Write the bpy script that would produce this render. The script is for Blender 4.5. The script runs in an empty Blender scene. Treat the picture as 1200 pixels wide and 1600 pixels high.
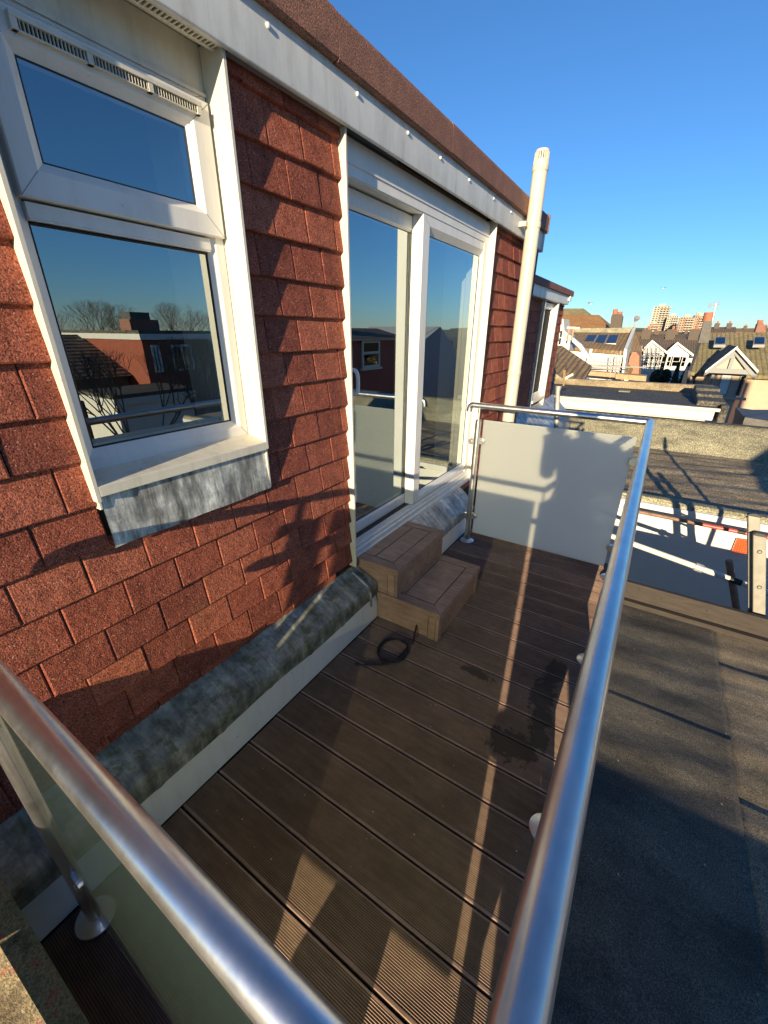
import bpy, math, random
from mathutils import Vector, Matrix
random.seed(7)
S = bpy.context.scene
COL = S.collection

# ------------------------------------------------------------------ camera
F_PX = 639.385
YAW, PITCH, ROLL = math.radians(32.4846), math.radians(23.7688), math.radians(0.3922)
CAM = Vector((0, 0, 1.5))
_f = Vector((math.cos(PITCH)*math.cos(YAW), math.cos(PITCH)*math.sin(YAW), -math.sin(PITCH)))
_r0 = Vector((math.sin(YAW), -math.cos(YAW), 0)); _u0 = _r0.cross(_f)
RT = math.cos(ROLL)*_r0 + math.sin(ROLL)*_u0
UP = -math.sin(ROLL)*_r0 + math.cos(ROLL)*_u0
cam = bpy.data.objects.new('camera', bpy.data.cameras.new('camera')); COL.objects.link(cam)
cam.data.sensor_fit = 'HORIZONTAL'; cam.data.sensor_width = 36
cam.data.lens = F_PX/1200*36
cam.data.clip_start = 0.02; cam.data.clip_end = 6000
M = Matrix((RT, UP, -_f)).transposed().to_4x4(); M.translation = CAM
cam.matrix_world = M
S.camera = cam

# ------------------------------------------------------------------ sky, sun, exposure
SUN_AZ = Vector((1, 0.184, -0.190)).normalized()      # direction the light travels
EL = math.asin(-SUN_AZ.z)
W = bpy.data.worlds.new('World'); S.world = W; W.use_nodes = True
nt = W.node_tree; bg = nt.nodes['Background']
sky = nt.nodes.new('ShaderNodeTexSky'); sky.sky_type = 'NISHITA'; sky.sun_disc = False
sky.sun_elevation = EL
sky.sun_rotation = math.atan2(-SUN_AZ.x, -SUN_AZ.y)
sky.air_density = 1.0; sky.dust_density = 0.0; sky.ozone_density = 6.0; sky.altitude = 0
nt.links.new(sky.outputs[0], bg.inputs[0]); bg.inputs[1].default_value = 0.096
sun = bpy.data.objects.new('sun', bpy.data.lights.new('sun', 'SUN')); COL.objects.link(sun)
sun.data.energy = 4.9; sun.data.angle = math.radians(0.5); sun.data.color = (1.0, 0.81, 0.52)
sun.rotation_euler = SUN_AZ.to_track_quat('-Z', 'Y').to_euler(); sun.location = (-20, -4, 8)
S.view_settings.view_transform = 'Standard'; S.view_settings.look = 'None'
S.view_settings.exposure = 1.08; S.view_settings.gamma = 1
S.view_settings.use_curve_mapping = False
S.cycles.max_bounces = 8; S.cycles.diffuse_bounces = 3; S.cycles.glossy_bounces = 4
S.cycles.transparent_max_bounces = 12; S.cycles.caustics_reflective = False; S.cycles.caustics_refractive = False

# ------------------------------------------------------------------ helpers
def at(px, py, X):
    """point of the place seen at a pixel of the 1200x1600 photograph, X metres along the terrace"""
    d = RT*((px-600)/F_PX) + UP*(-(py-800)/F_PX) + _f
    return CAM + d*(X/d.x)

class MB:
    def __init__(s): s.v = []; s.f = []; s.m = []; s.mi = 0
    def add(s, vs, fs):
        n = len(s.v); s.v += [tuple(v) for v in vs]
        s.f += [tuple(i+n for i in f) for f in fs]; s.m += [s.mi]*len(fs); return s
    def box(s, x0, x1, y0, y1, z0, z1):
        return s.add([(x0,y0,z0),(x1,y0,z0),(x1,y1,z0),(x0,y1,z0),(x0,y0,z1),(x1,y0,z1),(x1,y1,z1),(x0,y1,z1)],
                     [(0,3,2,1),(4,5,6,7),(0,1,5,4),(1,2,6,5),(2,3,7,6),(3,0,4,7)])
    def hexa(s, a, b):
        """a, b: two quads (4 points each) joined"""
        return s.add(list(a)+list(b), [(3,2,1,0),(4,5,6,7),(0,1,5,4),(1,2,6,5),(2,3,7,6),(3,0,4,7)])
    def prism(s, poly, axis, a, b):
        """poly: 2D points; extruded along axis from a to b.  axis x -> (y,z), y -> (x,z), z -> (x,y)"""
        def P(p, t):
            return (t,p[0],p[1]) if axis == 'x' else (p[0],t,p[1]) if axis == 'y' else (p[0],p[1],t)
        n = len(poly)
        vs = [P(p,a) for p in poly]+[P(p,b) for p in poly]
        fs = [tuple(range(n-1,-1,-1)), tuple(range(n,2*n))]
        fs += [(i,(i+1)%n,(i+1)%n+n,i+n) for i in range(n)]
        return s.add(vs, fs)
    def tube(s, pts, r, n=16, caps=True):
        pts = [Vector(p) for p in pts]; rr = r if isinstance(r,(list,tuple)) else [r]*len(pts)
        d0 = (pts[1]-pts[0]).normalized()
        u = d0.cross(Vector((0,0,1)));
        if u.length < 1e-3: u = d0.cross(Vector((0,1,0)))
        u.normalize(); vs = []
        for i,p in enumerate(pts):
            if i == 0: d = pts[1]-pts[0]
            elif i == len(pts)-1: d = pts[-1]-pts[-2]
            else: d = (pts[i+1]-p).normalized()+(p-pts[i-1]).normalized()
            d.normalize(); u = (u-d*u.dot(d)).normalized(); w = d.cross(u)
            k = rr[i]
            if 0 < i < len(pts)-1:
                c = (pts[i+1]-p).normalized().dot((p-pts[i-1]).normalized())
            for j in range(n):
                a = 2*math.pi*j/n; vs.append(p+(u*math.cos(a)+w*math.sin(a))*k)
        fs = []
        for i in range(len(pts)-1):
            for j in range(n):
                k = (j+1)%n; fs.append((i*n+j,i*n+k,(i+1)*n+k,(i+1)*n+j))
        if caps:
            fs.append(tuple(range(n-1,-1,-1))); fs.append(tuple((len(pts)-1)*n+j for j in range(n)))
        return s.add(vs, fs)
    def ring(s, o, i, yf, yb, bev=0.0, bd=0.0):
        """mitred frame in the XZ plane: o,i = (x0,x1,z0,z1) outer and inner; yf front, yb back; bevel width and depth at the inner edge"""
        def rect(r, y, g=0): return [(r[0]-g,y,r[2]-g),(r[1]+g,y,r[2]-g),(r[1]+g,y,r[3]+g),(r[0]-g,y,r[3]+g)]
        L = [rect(o,yb), rect(o,yf+.003), rect(o,yf,-.003), rect(i,yf,bev), rect(i,yf+bd), rect(i,yb)]
        vs = sum(L, []); fs = []
        for k in range(len(L)-1):
            for j in range(4):
                l = (j+1)%4; fs.append((k*4+j,k*4+l,(k+1)*4+l,(k+1)*4+j))
        for j in range(4):
            l = (j+1)%4; fs.append((20+j,20+l,l,j))
        return s.add(vs, fs)
    def build(s, name, mat, parent=None, smooth=False, bevel=0, kind=None, label=None, segs=2):
        me = bpy.data.meshes.new(name)
        off = parent_loc(parent)
        me.from_pydata([(v[0]-off.x, v[1]-off.y, v[2]-off.z) for v in s.v], [], s.f)
        for m in (mat if isinstance(mat,(list,tuple)) else [mat]): me.materials.append(m)
        me.polygons.foreach_set('material_index', s.m)
        me.validate(); me.update()
        o = bpy.data.objects.new(name, me); COL.objects.link(o)
        import bmesh
        bm = bmesh.new(); bm.from_mesh(me); bmesh.ops.recalc_face_normals(bm, faces=bm.faces); bm.to_mesh(me); bm.free()
        if smooth:
            me.polygons.foreach_set('use_smooth', [True]*len(me.polygons))
            try: me.set_sharp_from_angle(angle=math.radians(38))
            except Exception: pass
        if bevel:
            b = o.modifiers.new('bevel','BEVEL'); b.width = bevel; b.segments = segs; b.limit_method = 'ANGLE'; b.angle_limit = math.radians(30)
            b.harden_normals = False
        if parent: o.parent = parent
        if kind: o['kind'] = kind
        if label: o['label'] = label
        return o
def parent_loc(p):
    v = Vector((0,0,0))
    while p is not None: v += p.location; p = p.parent
    return v
def thing(name, label, cat, loc=(0,0,0), group=None):
    o = bpy.data.objects.new(name, None); COL.objects.link(o); o.location = loc
    o.empty_display_size = .1; o['label'] = label; o['category'] = cat
    if group: o['group'] = group
    return o
def tag(o, label, cat, group=None):
    o['label'] = label; o['category'] = cat
    if group: o['group'] = group
    return o
def box(*a): return MB().box(*a)
def dup(o, parent=None, loc=None):
    c = o.copy(); COL.objects.link(c); c.parent = parent
    if loc is not None: c.location = loc
    return c

# ------------------------------------------------------------------ materials
def new_mat(name):
    m = bpy.data.materials.new(name); m.use_nodes = True
    n = m.node_tree; b = n.nodes['Principled BSDF']; return m, n, b
def L(n, a, b): n.links.new(a, b)
def pos(n, scale=(1,1,1)):
    g = n.nodes.new('ShaderNodeNewGeometry'); v = n.nodes.new('ShaderNodeVectorMath'); v.operation = 'MULTIPLY'
    v.inputs[1].default_value = scale; L(n, g.outputs['Position'], v.inputs[0]); return v.outputs[0]
def noise(n, vec, scale, detail=4, rough=.6):
    t = n.nodes.new('ShaderNodeTexNoise'); t.inputs['Scale'].default_value = scale
    t.inputs['Detail'].default_value = detail; t.inputs['Roughness'].default_value = rough
    L(n, vec, t.inputs['Vector']); return t.outputs[0]
def ramp(n, fac, stops):
    r = n.nodes.new('ShaderNodeValToRGB'); e = r.color_ramp.elements
    e[0].position, e[0].color = stops[0][0], (*stops[0][1], 1)
    e[1].position, e[1].color = stops[-1][0], (*stops[-1][1], 1)
    for p, c in stops[1:-1]:
        q = e.new(p); q.color = (*c, 1)
    L(n, fac, r.inputs[0]); return r.outputs[0]
def math_(n, op, a, b=None, clamp=False):
    m = n.nodes.new('ShaderNodeMath'); m.operation = op; m.use_clamp = clamp
    for i, x in enumerate((a, b)):
        if x is None: continue
        if isinstance(x, (int, float)): m.inputs[i].default_value = x
        else: L(n, x, m.inputs[i])
    return m.outputs[0]
def mixc(n, fac, a, b, mode='MIX'):
    m = n.nodes.new('ShaderNodeMix'); m.data_type = 'RGBA'; m.blend_type = mode
    for i, x in ((0, fac), (6, a), (7, b)):
        if isinstance(x, (int, float)): m.inputs[i].default_value = x
        elif isinstance(x, tuple): m.inputs[i].default_value = (*x, 1)
        else: L(n, x, m.inputs[i])
    return m.outputs[2]
def bump(n, b, h, strength, dist):
    k = n.nodes.new('ShaderNodeBump'); k.inputs['Strength'].default_value = strength; k.inputs['Distance'].default_value = dist
    L(n, h, k.inputs['Height']); L(n, k.outputs[0], b.inputs['Normal']); return k
def simple(name, c, rough=.5, metal=0, var=.12, vs=6, bs=0, bscale=120, bd=.001, spec=.5, stretch=(1,1,1)):
    m, n, b = new_mat(name); p = pos(n, stretch)
    lo = tuple(x*(1-var) for x in c); hi = tuple(min(1, x*(1+var)) for x in c)
    L(n, ramp(n, noise(n, p, vs, 6, .65), [(.3, lo), (.7, hi)]), b.inputs['Base Color'])
    b.inputs['Roughness'].default_value = rough; b.inputs['Metallic'].default_value = metal
    b.inputs['Specular IOR Level'].default_value = spec
    if bs: bump(n, b, noise(n, p, bscale, 3), bs, bd)
    return m

def tile_mat(name, c0, c1, c2, dirt=(.03,.012,.012)):
    m, n, b = new_mat(name); p = pos(n)
    oi = n.nodes.new('ShaderNodeObjectInfo')
    base = ramp(n, oi.outputs['Random'], [(0, c0), (.5, c1), (1, c2)])
    blot = ramp(n, noise(n, p, 16, 5, .7), [(.40, (1,1,1)), (.60,(.72,.68,.68)), (.75, (.30,.24,.26))])
    col = mixc(n, 1.0, base, blot, 'MULTIPLY')
    g = noise(n, p, 260, 3, .6)
    grain = ramp(n, g, [(.34, (.22,.20,.20)), (.46, (.8,.78,.78)), (.56, (1.1,1.1,1.1)), (.68, (1.6,1.45,1.35))])
    col = mixc(n, 1.0, col, grain, 'MULTIPLY')
    li = ramp(n, noise(n, pos(n,(1,1,1)), 5.5, 8, .8), [(.56,(0,0,0)),(.68,(1,1,1))])
    sz = n.nodes.new('ShaderNodeSeparateXYZ'); L(n, p, sz.inputs[0])
    low = math_(n, 'MULTIPLY', math_(n, 'SUBTRACT', 1.15, sz.outputs[2]), 1.1, True)
    col = mixc(n, math_(n,'MULTIPLY', math_(n,'MULTIPLY', li, low), .45), col, (.17,.115,.05))
    spk = math_(n, 'GREATER_THAN', noise(n, p, 210, 1, .4), .71)
    col = mixc(n, math_(n, 'MULTIPLY', spk, .6), col, (.62, .42, .36))
    L(n, col, b.inputs['Base Color']); b.inputs['Roughness'].default_value = .82
    b.inputs['Specular IOR Level'].default_value = .3
    h = math_(n, 'ADD', g, math_(n, 'MULTIPLY', noise(n, p, 60, 3), 1.2))
    bump(n, b, h, .8, .003)
    return m
M_tile = tile_mat('red_clay_tile', (.24,.068,.046), (.34,.095,.058), (.43,.135,.080))
M_tile2 = tile_mat('red_clay_tile_far', (.27,.080,.053), (.33,.098,.060), (.39,.12,.07))

def upvc(name, c, dirt=.25, rough=.35):
    m, n, b = new_mat(name); p = pos(n)
    d = ramp(n, noise(n, pos(n, (1,1,.35)), 9, 7, .75), [(.45, c), (.75, tuple(x*(1-dirt) for x in c))])
    s = math_(n, 'GREATER_THAN', noise(n, p, 55, 3, .6), .715)
    stv = ramp(n, noise(n, pos(n,(26,26,3)), 1.0, 5, .7), [(.5,(1,1,1)),(.74,(.74,.72,.68))])
    d = mixc(n, .7 if dirt > .15 else .3, d, stv, 'MULTIPLY')
    L(n, mixc(n, math_(n, 'MULTIPLY', s, .5), d, (.3,.29,.25)), b.inputs['Base Color'])
    b.inputs['Roughness'].default_value = rough
    bump(n, b, noise(n, p, 40, 2), .05, .001)
    return m
M_upvc = upvc('white_upvc', (.72,.72,.71), .12)
M_trim = upvc('trim_upvc', (.66,.63,.54), .2)
M_fascia = upvc('grey_fascia', (.66,.68,.70), .25, .45)
M_skirt = upvc('painted_skirt_white', (.88,.88,.86), .1, .45)
M_pipe = upvc('cream_pipe_plastic', (.54,.50,.42), .1, .4)
M_black = simple('black_rubber', (.012,.012,.013), .6)
M_dark = simple('dark_slot', (.02,.017,.015), .8)
M_screw = simple('screw_cap_white', (.75,.75,.72), .35)
M_timber = simple('rough_timber', (.23,.15,.08), .85, var=.5, vs=30, bs=.3, stretch=(1,8,8))

def coping_mat(name, c):
    m, n, b = new_mat(name); p = pos(n)
    g = noise(n, p, 240, 2, .6)
    col = mixc(n, 1, ramp(n, noise(n, p, 7, 6, .7), [(.35, tuple(x*.8 for x in c)), (.7, tuple(x*1.25 for x in c))]),
               ramp(n, g, [(.38, (.4,.4,.4)), (.55, (1,1,1)), (.68, (1.8,1.7,1.6))]), 'MULTIPLY')
    L(n, col, b.inputs['Base Color']); b.inputs['Roughness'].default_value = .75
    bump(n, b, g, .8, .002); return m
M_coping = coping_mat('brown_mineral_trim', (.26,.125,.085))
M_coping2 = coping_mat('red_mineral_trim', (.24,.09,.06))

def lead_mat(name, c, green=0.0, streak=False):
    m, n, b = new_mat(name); p = pos(n)
    a = ramp(n, noise(n, p, 11, 8, .72), [(.32, tuple(x*.45 for x in c)), (.52, c), (.72, tuple(min(1,x*1.9) for x in c))])
    if green:
        gm = ramp(n, noise(n, p, 17, 5, .7), [(.5, (0,0,0)), (.64, (1,1,1))])
        a = mixc(n, math_(n, 'MULTIPLY', gm, green), a, (.10,.105,.035))
    if streak:
        st = noise(n, pos(n, (34,34,5)), 1.0, 4, .7)
        a = mixc(n, 1, a, ramp(n, st, [(.36,(.5,.5,.5)),(.62,(1.5,1.5,1.5))]), 'MULTIPLY')
    cr = ramp(n, noise(n, pos(n,(22,3,3)), 1.0, 6, .75), [(.38,(.55,.55,.55)),(.5,(1,1,1)),(.64,(1.7,1.7,1.65))])
    a = mixc(n, .8, a, cr, 'MULTIPLY')
    L(n, a, b.inputs['Base Color']); b.inputs['Roughness'].default_value = .48
    b.inputs['Metallic'].default_value = .25
    bump(n, b, noise(n, pos(n,(2,1,1)), 13, 6, .6), .3, .008); return m
M_lead = lead_mat('weathered_lead', (.25,.255,.215), .8)
M_lead_new = lead_mat('bright_lead', (.34,.35,.36), 0)
M_lead_flash = lead_mat('streaked_lead', (.38,.39,.38), 0, True)

def deck_mat(name, c, stains=True):
    m, n, b = new_mat(name); oi = n.nodes.new('ShaderNodeObjectInfo')
    p = pos(n); ps = pos(n, (9,1.2,9))
    col = ramp(n, noise(n, ps, 6, 6, .7), [(.3, tuple(x*.72 for x in c)), (.7, tuple(x*1.25 for x in c))])
    k = math_(n, 'ADD', math_(n, 'MULTIPLY', oi.outputs['Random'], .3), .85)
    cc = n.nodes.new('ShaderNodeCombineColor'); [L(n, k, cc.inputs[i]) for i in range(3)]
    col = mixc(n, 1, col, cc.outputs[0], 'MULTIPLY')
    if stains:
        tot = None; wob = noise(n, p, 26, 5, .7)
        sx = n.nodes.new('ShaderNodeSeparateXYZ'); L(n, p, sx.inputs[0])
        for cx, cy, rx, ry in STAINS:
            dx = math_(n, 'DIVIDE', math_(n, 'SUBTRACT', sx.outputs[0], cx), rx)
            dy = math_(n, 'DIVIDE', math_(n, 'SUBTRACT', sx.outputs[1], cy), ry)
            d = math_(n, 'SQRT', math_(n, 'ADD', math_(n,'MULTIPLY',dx,dx), math_(n,'MULTIPLY',dy,dy)))
            d = math_(n, 'ADD', d, math_(n, 'MULTIPLY', math_(n,'SUBTRACT',wob,.5), 2.2))
            s = math_(n, 'MULTIPLY', math_(n, 'SUBTRACT', 1.0, d), 6, True)
            tot = s if tot is None else math_(n, 'MAXIMUM', tot, s)
        col = mixc(n, math_(n, 'MULTIPLY', tot, .72), col, (.022,.016,.014))
        L(n, math_(n, 'SUBTRACT', .62, math_(n,'MULTIPLY',tot,.15)), b.inputs['Roughness'])
    else: b.inputs['Roughness'].default_value = .6
    sc = ramp(n, noise(n, pos(n,(1,1,1)), 2.3, 7, .8), [(.42,(.82,.80,.80)),(.6,(1.16,1.14,1.12))])
    col = mixc(n, 1, col, sc, 'MULTIPLY')
    dust = math_(n, 'MULTIPLY', math_(n, 'GREATER_THAN', noise(n, p, 75, 4, .7), .76), .55)
    col = mixc(n, dust, col, (.3,.26,.22))
    if stains:
        gv = math_(n, 'MULTIPLY', math_(n, 'LESS_THAN', sx.outputs[2], -.0012), .58)
        col = mixc(n, gv, col, (.03,.022,.018))  # groove dirt and the shade between ribs, put into the colour by depth
    L(n, col, b.inputs['Base Color'])
    bump(n, b, noise(n, pos(n,(1,.15,1)), 400, 2), .25, .0006)
    b.inputs['Specular IOR Level'].default_value = .35
    return m
STAINS = [(1.50,.42,.03,.085),(1.22,.165,.075,.10),(1.55,.12,.14,.055),(1.40,.10,.08,.05),(1.72,.10,.09,.05),(1.30,.08,.05,.04)]
M_deck = deck_mat('composite_deck_brown', (.315,.208,.162))
M_step = deck_mat('composite_step_brown', (.34,.222,.172), False)

def steel():
    m, n, b = new_mat('brushed_steel'); p = pos(n, (1,1,1))
    b.inputs['Metallic'].default_value = 1
    L(n, ramp(n, noise(n, p, 14, 6, .7), [(.3,(.62,.62,.62)),(.6,(.76,.75,.74))]), b.inputs['Base Color'])
    r = math_(n, 'ADD', math_(n, 'MULTIPLY', noise(n, p, 26, 6, .75), .22), .21)
    L(n, r, b.inputs['Roughness'])
    bump(n, b, noise(n, pos(n,(60,60,900)), 3, 3), .05, .0005)
    return m
M_steel = steel()
def frosted(name, c):
    m, n, b = new_mat(name); n.nodes.remove(b); out = n.nodes['Material Output']
    d = n.nodes.new('ShaderNodeBsdfDiffuse'); t = n.nodes.new('ShaderNodeBsdfTranslucent'); g = n.nodes.new('ShaderNodeBsdfGlossy'); tr = n.nodes.new('ShaderNodeBsdfTransparent')
    tr.inputs[0].default_value = (.92,.95,.92,1)
    col = ramp(n, noise(n, pos(n), 340, 2, .5), [(.62, c), (.74, tuple(x*1.5 for x in c))])
    L(n, col, d.inputs[0]); t.inputs[0].default_value = (.97,.97,.93,1); g.inputs['Roughness'].default_value = .22
    g.inputs[0].default_value = (.9,.9,.9,1)
    a0 = n.nodes.new('ShaderNodeMixShader'); a0.inputs[0].default_value = .80; L(n,d.outputs[0],a0.inputs[1]); L(n,t.outputs[0],a0.inputs[2])
    a = n.nodes.new('ShaderNodeMixShader'); a.inputs[0].default_value = .12; L(n,a0.outputs[0],a.inputs[1]); L(n,tr.outputs[0],a.inputs[2])
    f = n.nodes.new('ShaderNodeFresnel'); f.inputs[0].default_value = 1.45
    ge = n.nodes.new('ShaderNodeNewGeometry'); k = math_(n, 'MULTIPLY', f.outputs[0], math_(n, 'SUBTRACT', 1.0, ge.outputs['Backfacing']))
    e = n.nodes.new('ShaderNodeMixShader'); L(n,k,e.inputs[0]); L(n,a.outputs[0],e.inputs[1]); L(n,g.outputs[0],e.inputs[2])
    L(n, e.outputs[0], out.inputs[0]); return m
M_frost = frosted('frosted_glass', (.66,.68,.60))
def near_frost():
    m = M_frost.copy(); m.name = 'green_edge_frosted_glass'; n = m.node_tree
    for q in n.nodes:
        if q.type == 'VALTORGB': q.color_ramp.elements[0].color=(.10,.15,.115,1); q.color_ramp.elements[1].color=(.45,.5,.42,1)
        if q.type == 'BSDF_TRANSPARENT': q.inputs[0].default_value=(.78,.86,.79,1)
        if q.type == 'BSDF_TRANSLUCENT': q.inputs[0].default_value=(.55,.60,.52,1)
        if q.type == 'BSDF_GLOSSY': q.inputs['Roughness'].default_value=.04
        if q.type == 'MIX_SHADER' and abs(q.inputs[0].default_value-.12)<.001: q.inputs[0].default_value=.32
    return m
M_near = near_frost()
def pane_mat(name, tint=(.93,.96,.95), base=.27, ior=2.0):
    m, n, b = new_mat(name); n.nodes.remove(b); out = n.nodes['Material Output']
    t = n.nodes.new('ShaderNodeBsdfTransparent'); t.inputs[0].default_value = (*tint,1)
    g = n.nodes.new('ShaderNodeBsdfGlossy'); g.inputs['Roughness'].default_value = 0.0; g.inputs[0].default_value = (.82,.92,.95,1)
    f = n.nodes.new('ShaderNodeFresnel'); f.inputs[0].default_value = ior
    k = math_(n, 'ADD', f.outputs[0], base, True)
    ge = n.nodes.new('ShaderNodeNewGeometry'); k = math_(n, 'MULTIPLY', k, math_(n, 'SUBTRACT', 1.0, ge.outputs['Backfacing']))
    e = n.nodes.new('ShaderNodeMixShader'); L(n,k,e.inputs[0]); L(n,t.outputs[0],e.inputs[1]); L(n,g.outputs[0],e.inputs[2])
    L(n, e.outputs[0], out.inputs[0]); return m
M_pane = pane_mat('window_glass')
M_clear = pane_mat('far_window_glass', (.2,.22,.25), .1, 1.5)

def felt_mat(name, c, grain=240, var=.35, warm=None):
    m, n, b = new_mat(name); p = pos(n)
    g = noise(n, p, grain, 3, .7)
    col = ramp(n, noise(n, p, 1.7, 8, .7), [(.3, tuple(x*(1-var) for x in c)), (.7, tuple(x*(1+var) for x in (warm or c)))])
    col = mixc(n, 1, col, ramp(n, g, [(.34,(.35,.35,.35)),(.52,(1,1,1)),(.68,(2.3,2.2,1.95))]), 'MULTIPLY')
    st = ramp(n, noise(n, pos(n,(1.6,.6,1)), 3.0, 9, .75), [(.38,(.62,.62,.64)),(.5,(1,1,1)),(.64,(1.35,1.32,1.25))])
    col = mixc(n, 1, col, st, 'MULTIPLY')
    mk = math_(n, 'MULTIPLY', math_(n, 'GREATER_THAN', noise(n, pos(n,(9,2,1)), 4, 5, .7), .735), .35)
    col = mixc(n, mk, col, (.34,.32,.27))
    L(n, col, b.inputs['Base Color']); b.inputs['Roughness'].default_value = .85; b.inputs['Specular IOR Level'].default_value = .35
    h = math_(n, 'ADD', g, math_(n, 'MULTIPLY', noise(n, pos(n,(3.2,.9,1)), 6, 4), 2))
    bump(n, b, h, .5, .003); return m
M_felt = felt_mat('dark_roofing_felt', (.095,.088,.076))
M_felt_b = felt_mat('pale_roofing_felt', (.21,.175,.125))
M_felt_far = felt_mat('brown_weathered_felt', (.25,.205,.14), 60, .3)
M_mineral = felt_mat('green_grey_mineral_felt', (.235,.225,.165), 75, .2)
M_felt_dk = felt_mat('dark_far_felt', (.085,.080,.070), 20, .25)
M_render = simple('white_render', (.62,.605,.56), .85, var=.06, vs=3, bs=.1, bscale=60)
M_render_pink = simple('peach_render', (.47,.35,.26), .85, var=.08, vs=1.5)
M_render_gable = simple('cream_gable_render', (.50,.42,.31), .85, var=.05, vs=2)
M_white = simple('white_paint', (.60,.60,.57), .5, var=.05)
M_greypaint = simple('grey_paint', (.22,.23,.24), .6, var=.05)
M_board = simple('scaffold_board', (.036,.028,.024), .8, var=.35, vs=9, bs=.3, bscale=60, stretch=(6,1,6))
M_board_new = simple('new_timber', (.42,.26,.14), .8, var=.25, vs=3)  # even light brown of new timber
M_alu = simple('aluminium', (.27,.26,.23), .55, .3, var=.15, vs=20)
M_galv = simple('galvanised_tube', (.50,.49,.45), .45, .5, var=.25, vs=12)
M_red = simple('red_painted_tube', (.45,.06,.05), .45, .1, var=.3, vs=14)
M_rust = simple('rusty_tube', (.22,.14,.10), .7, .3, var=.4, vs=14)
M_plug = simple('grey_plastic_plug', (.035,.035,.035), .5)
M_orange = simple('orange_mesh_plastic', (.75,.12,.03), .5)
M_slate = simple('slate_roof', (.070,.066,.062), .6, var=.35, vs=2.5, bs=.3, bscale=5, bd=.05)
M_brick = None
def brick(name, c1, c2, mortar=(.3,.27,.23), sc=1.0):
    m, n, b = new_mat(name)
    t = n.nodes.new('ShaderNodeTexBrick'); g = n.nodes.new('ShaderNodeNewGeometry')
    sp = n.nodes.new('ShaderNodeSeparateXYZ'); L(n, g.outputs['Position'], sp.inputs[0])
    cb = n.nodes.new('ShaderNodeCombineXYZ'); L(n, math_(n,'ADD',sp.outputs[0],sp.outputs[1]), cb.inputs[0]); L(n, sp.outputs[2], cb.inputs[1])
    L(n, cb.outputs[0], t.inputs['Vector']); t.inputs['Scale'].default_value = 4.4*sc
    t.inputs['Color1'].default_value = (*c1,1); t.inputs['Color2'].default_value = (*c2,1); t.inputs['Mortar'].default_value = (*mortar,1)
    t.inputs['Mortar Size'].default_value = .018
    L(n, t.outputs[0], b.inputs['Base Color']); b.inputs['Roughness'].default_value = .85; return m
M_brick = brick('red_brick', (.26,.085,.05), (.18,.06,.04))
M_brick_dark = brick('sooty_brick', (.10,.075,.06), (.07,.055,.045), (.13,.11,.09))
M_brick_orange = brick('orange_brick', (.36,.16,.08), (.28,.11,.06))  # brick with an orange colour of its own
def far_tiles(name, c, c2, sx=1.0, sz=1.0):
    """pantiled roof too far away to pick the tiles apart: courses and rolls as relief"""
    m, n, b = new_mat(name); p = pos(n)
    g = n.nodes.new('ShaderNodeNewGeometry'); sp = n.nodes.new('ShaderNodeSeparateXYZ'); L(n, g.outputs['Position'], sp.inputs[0])
    a = math_(n, 'SINE', math_(n,'MULTIPLY', math_(n,'ADD',sp.outputs[1],math_(n,'MULTIPLY',sp.outputs[0],.0)), 6.283/(.30*sx)))
    f = math_(n, 'FRACT', math_(n,'MULTIPLY', sp.outputs[2], 1/(.22*sz)))
    col = ramp(n, noise(n, p, .9, 8, .75), [(.32, c), (.55, tuple((x+y)/2 for x,y in zip(c,c2))), (.72, c2)])
    col = mixc(n, 1, col, ramp(n, noise(n, p, 5, 4, .7), [(.3,(.6,.6,.6)),(.7,(1.4,1.4,1.3))]), 'MULTIPLY')
    L(n, col, b.inputs['Base Color']); b.inputs['Roughness'].default_value = .85
    bump(n, b, math_(n,'ADD', math_(n,'MULTIPLY',a,.5), f), .9, .07); return m
M_rt_brown = far_tiles('brown_mossy_roof_tiles', (.19,.115,.07), (.29,.21,.10))
M_rt_orange = far_tiles('orange_lichen_roof_tiles', (.34,.13,.055), (.42,.27,.09))
M_rt_olive = far_tiles('olive_mossy_roof_tiles', (.17,.135,.075), (.30,.26,.13))
M_rt_dark = far_tiles('dark_roof_tiles', (.12,.085,.065), (.18,.14,.10))
M_pot = simple('terracotta_pot', (.38,.13,.07), .8, var=.2, vs=8)
M_solar = simple('solar_cell', (.018,.022,.035), .15, var=.2, vs=4)
M_conc = simple('tan_concrete', (.40,.355,.29), .85, var=.1, vs=.4)  # even tan concrete colour
M_conc2 = simple('brown_block_brick', (.36,.24,.17), .85, var=.15, vs=.4)
M_leaf = simple('evergreen_leaves', (.035,.055,.028), .7, var=.5, vs=3)
M_twig = simple('bare_twigs', (.10,.075,.05), .9, var=.4, vs=3)
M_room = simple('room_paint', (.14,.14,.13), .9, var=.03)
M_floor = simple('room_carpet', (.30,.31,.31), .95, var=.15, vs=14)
M_curt = simple('cream_reveal', (.74,.70,.60), .7, var=.04)
M_paper = simple('white_paper', (.8,.8,.78), .8, var=.03)
M_blind = simple('window_blind', (.62,.62,.58), .8, var=.05)
def moss():
    m, n, b = new_mat('mossy_tile'); p = pos(n)
    c = ramp(n, noise(n, p, 17, 8, .75), [(.3,(.05,.038,.028)),(.44,(.15,.115,.07)),(.55,(.27,.22,.13)),(.64,(.33,.12,.08)),(.75,(.16,.07,.05))])
    c = mixc(n, 1, c, ramp(n, noise(n, p, 230, 3,.7), [(.35,(.5,.5,.5)),(.6,(1.3,1.3,1.3))]), 'MULTIPLY')
    L(n, c, b.inputs['Base Color']); b.inputs['Roughness'].default_value = .95
    bump(n, b, math_(n,'ADD',noise(n,p,150,4,.7), noise(n,p,25,4,.7)), .9, .006); return m
M_moss = moss()

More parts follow.
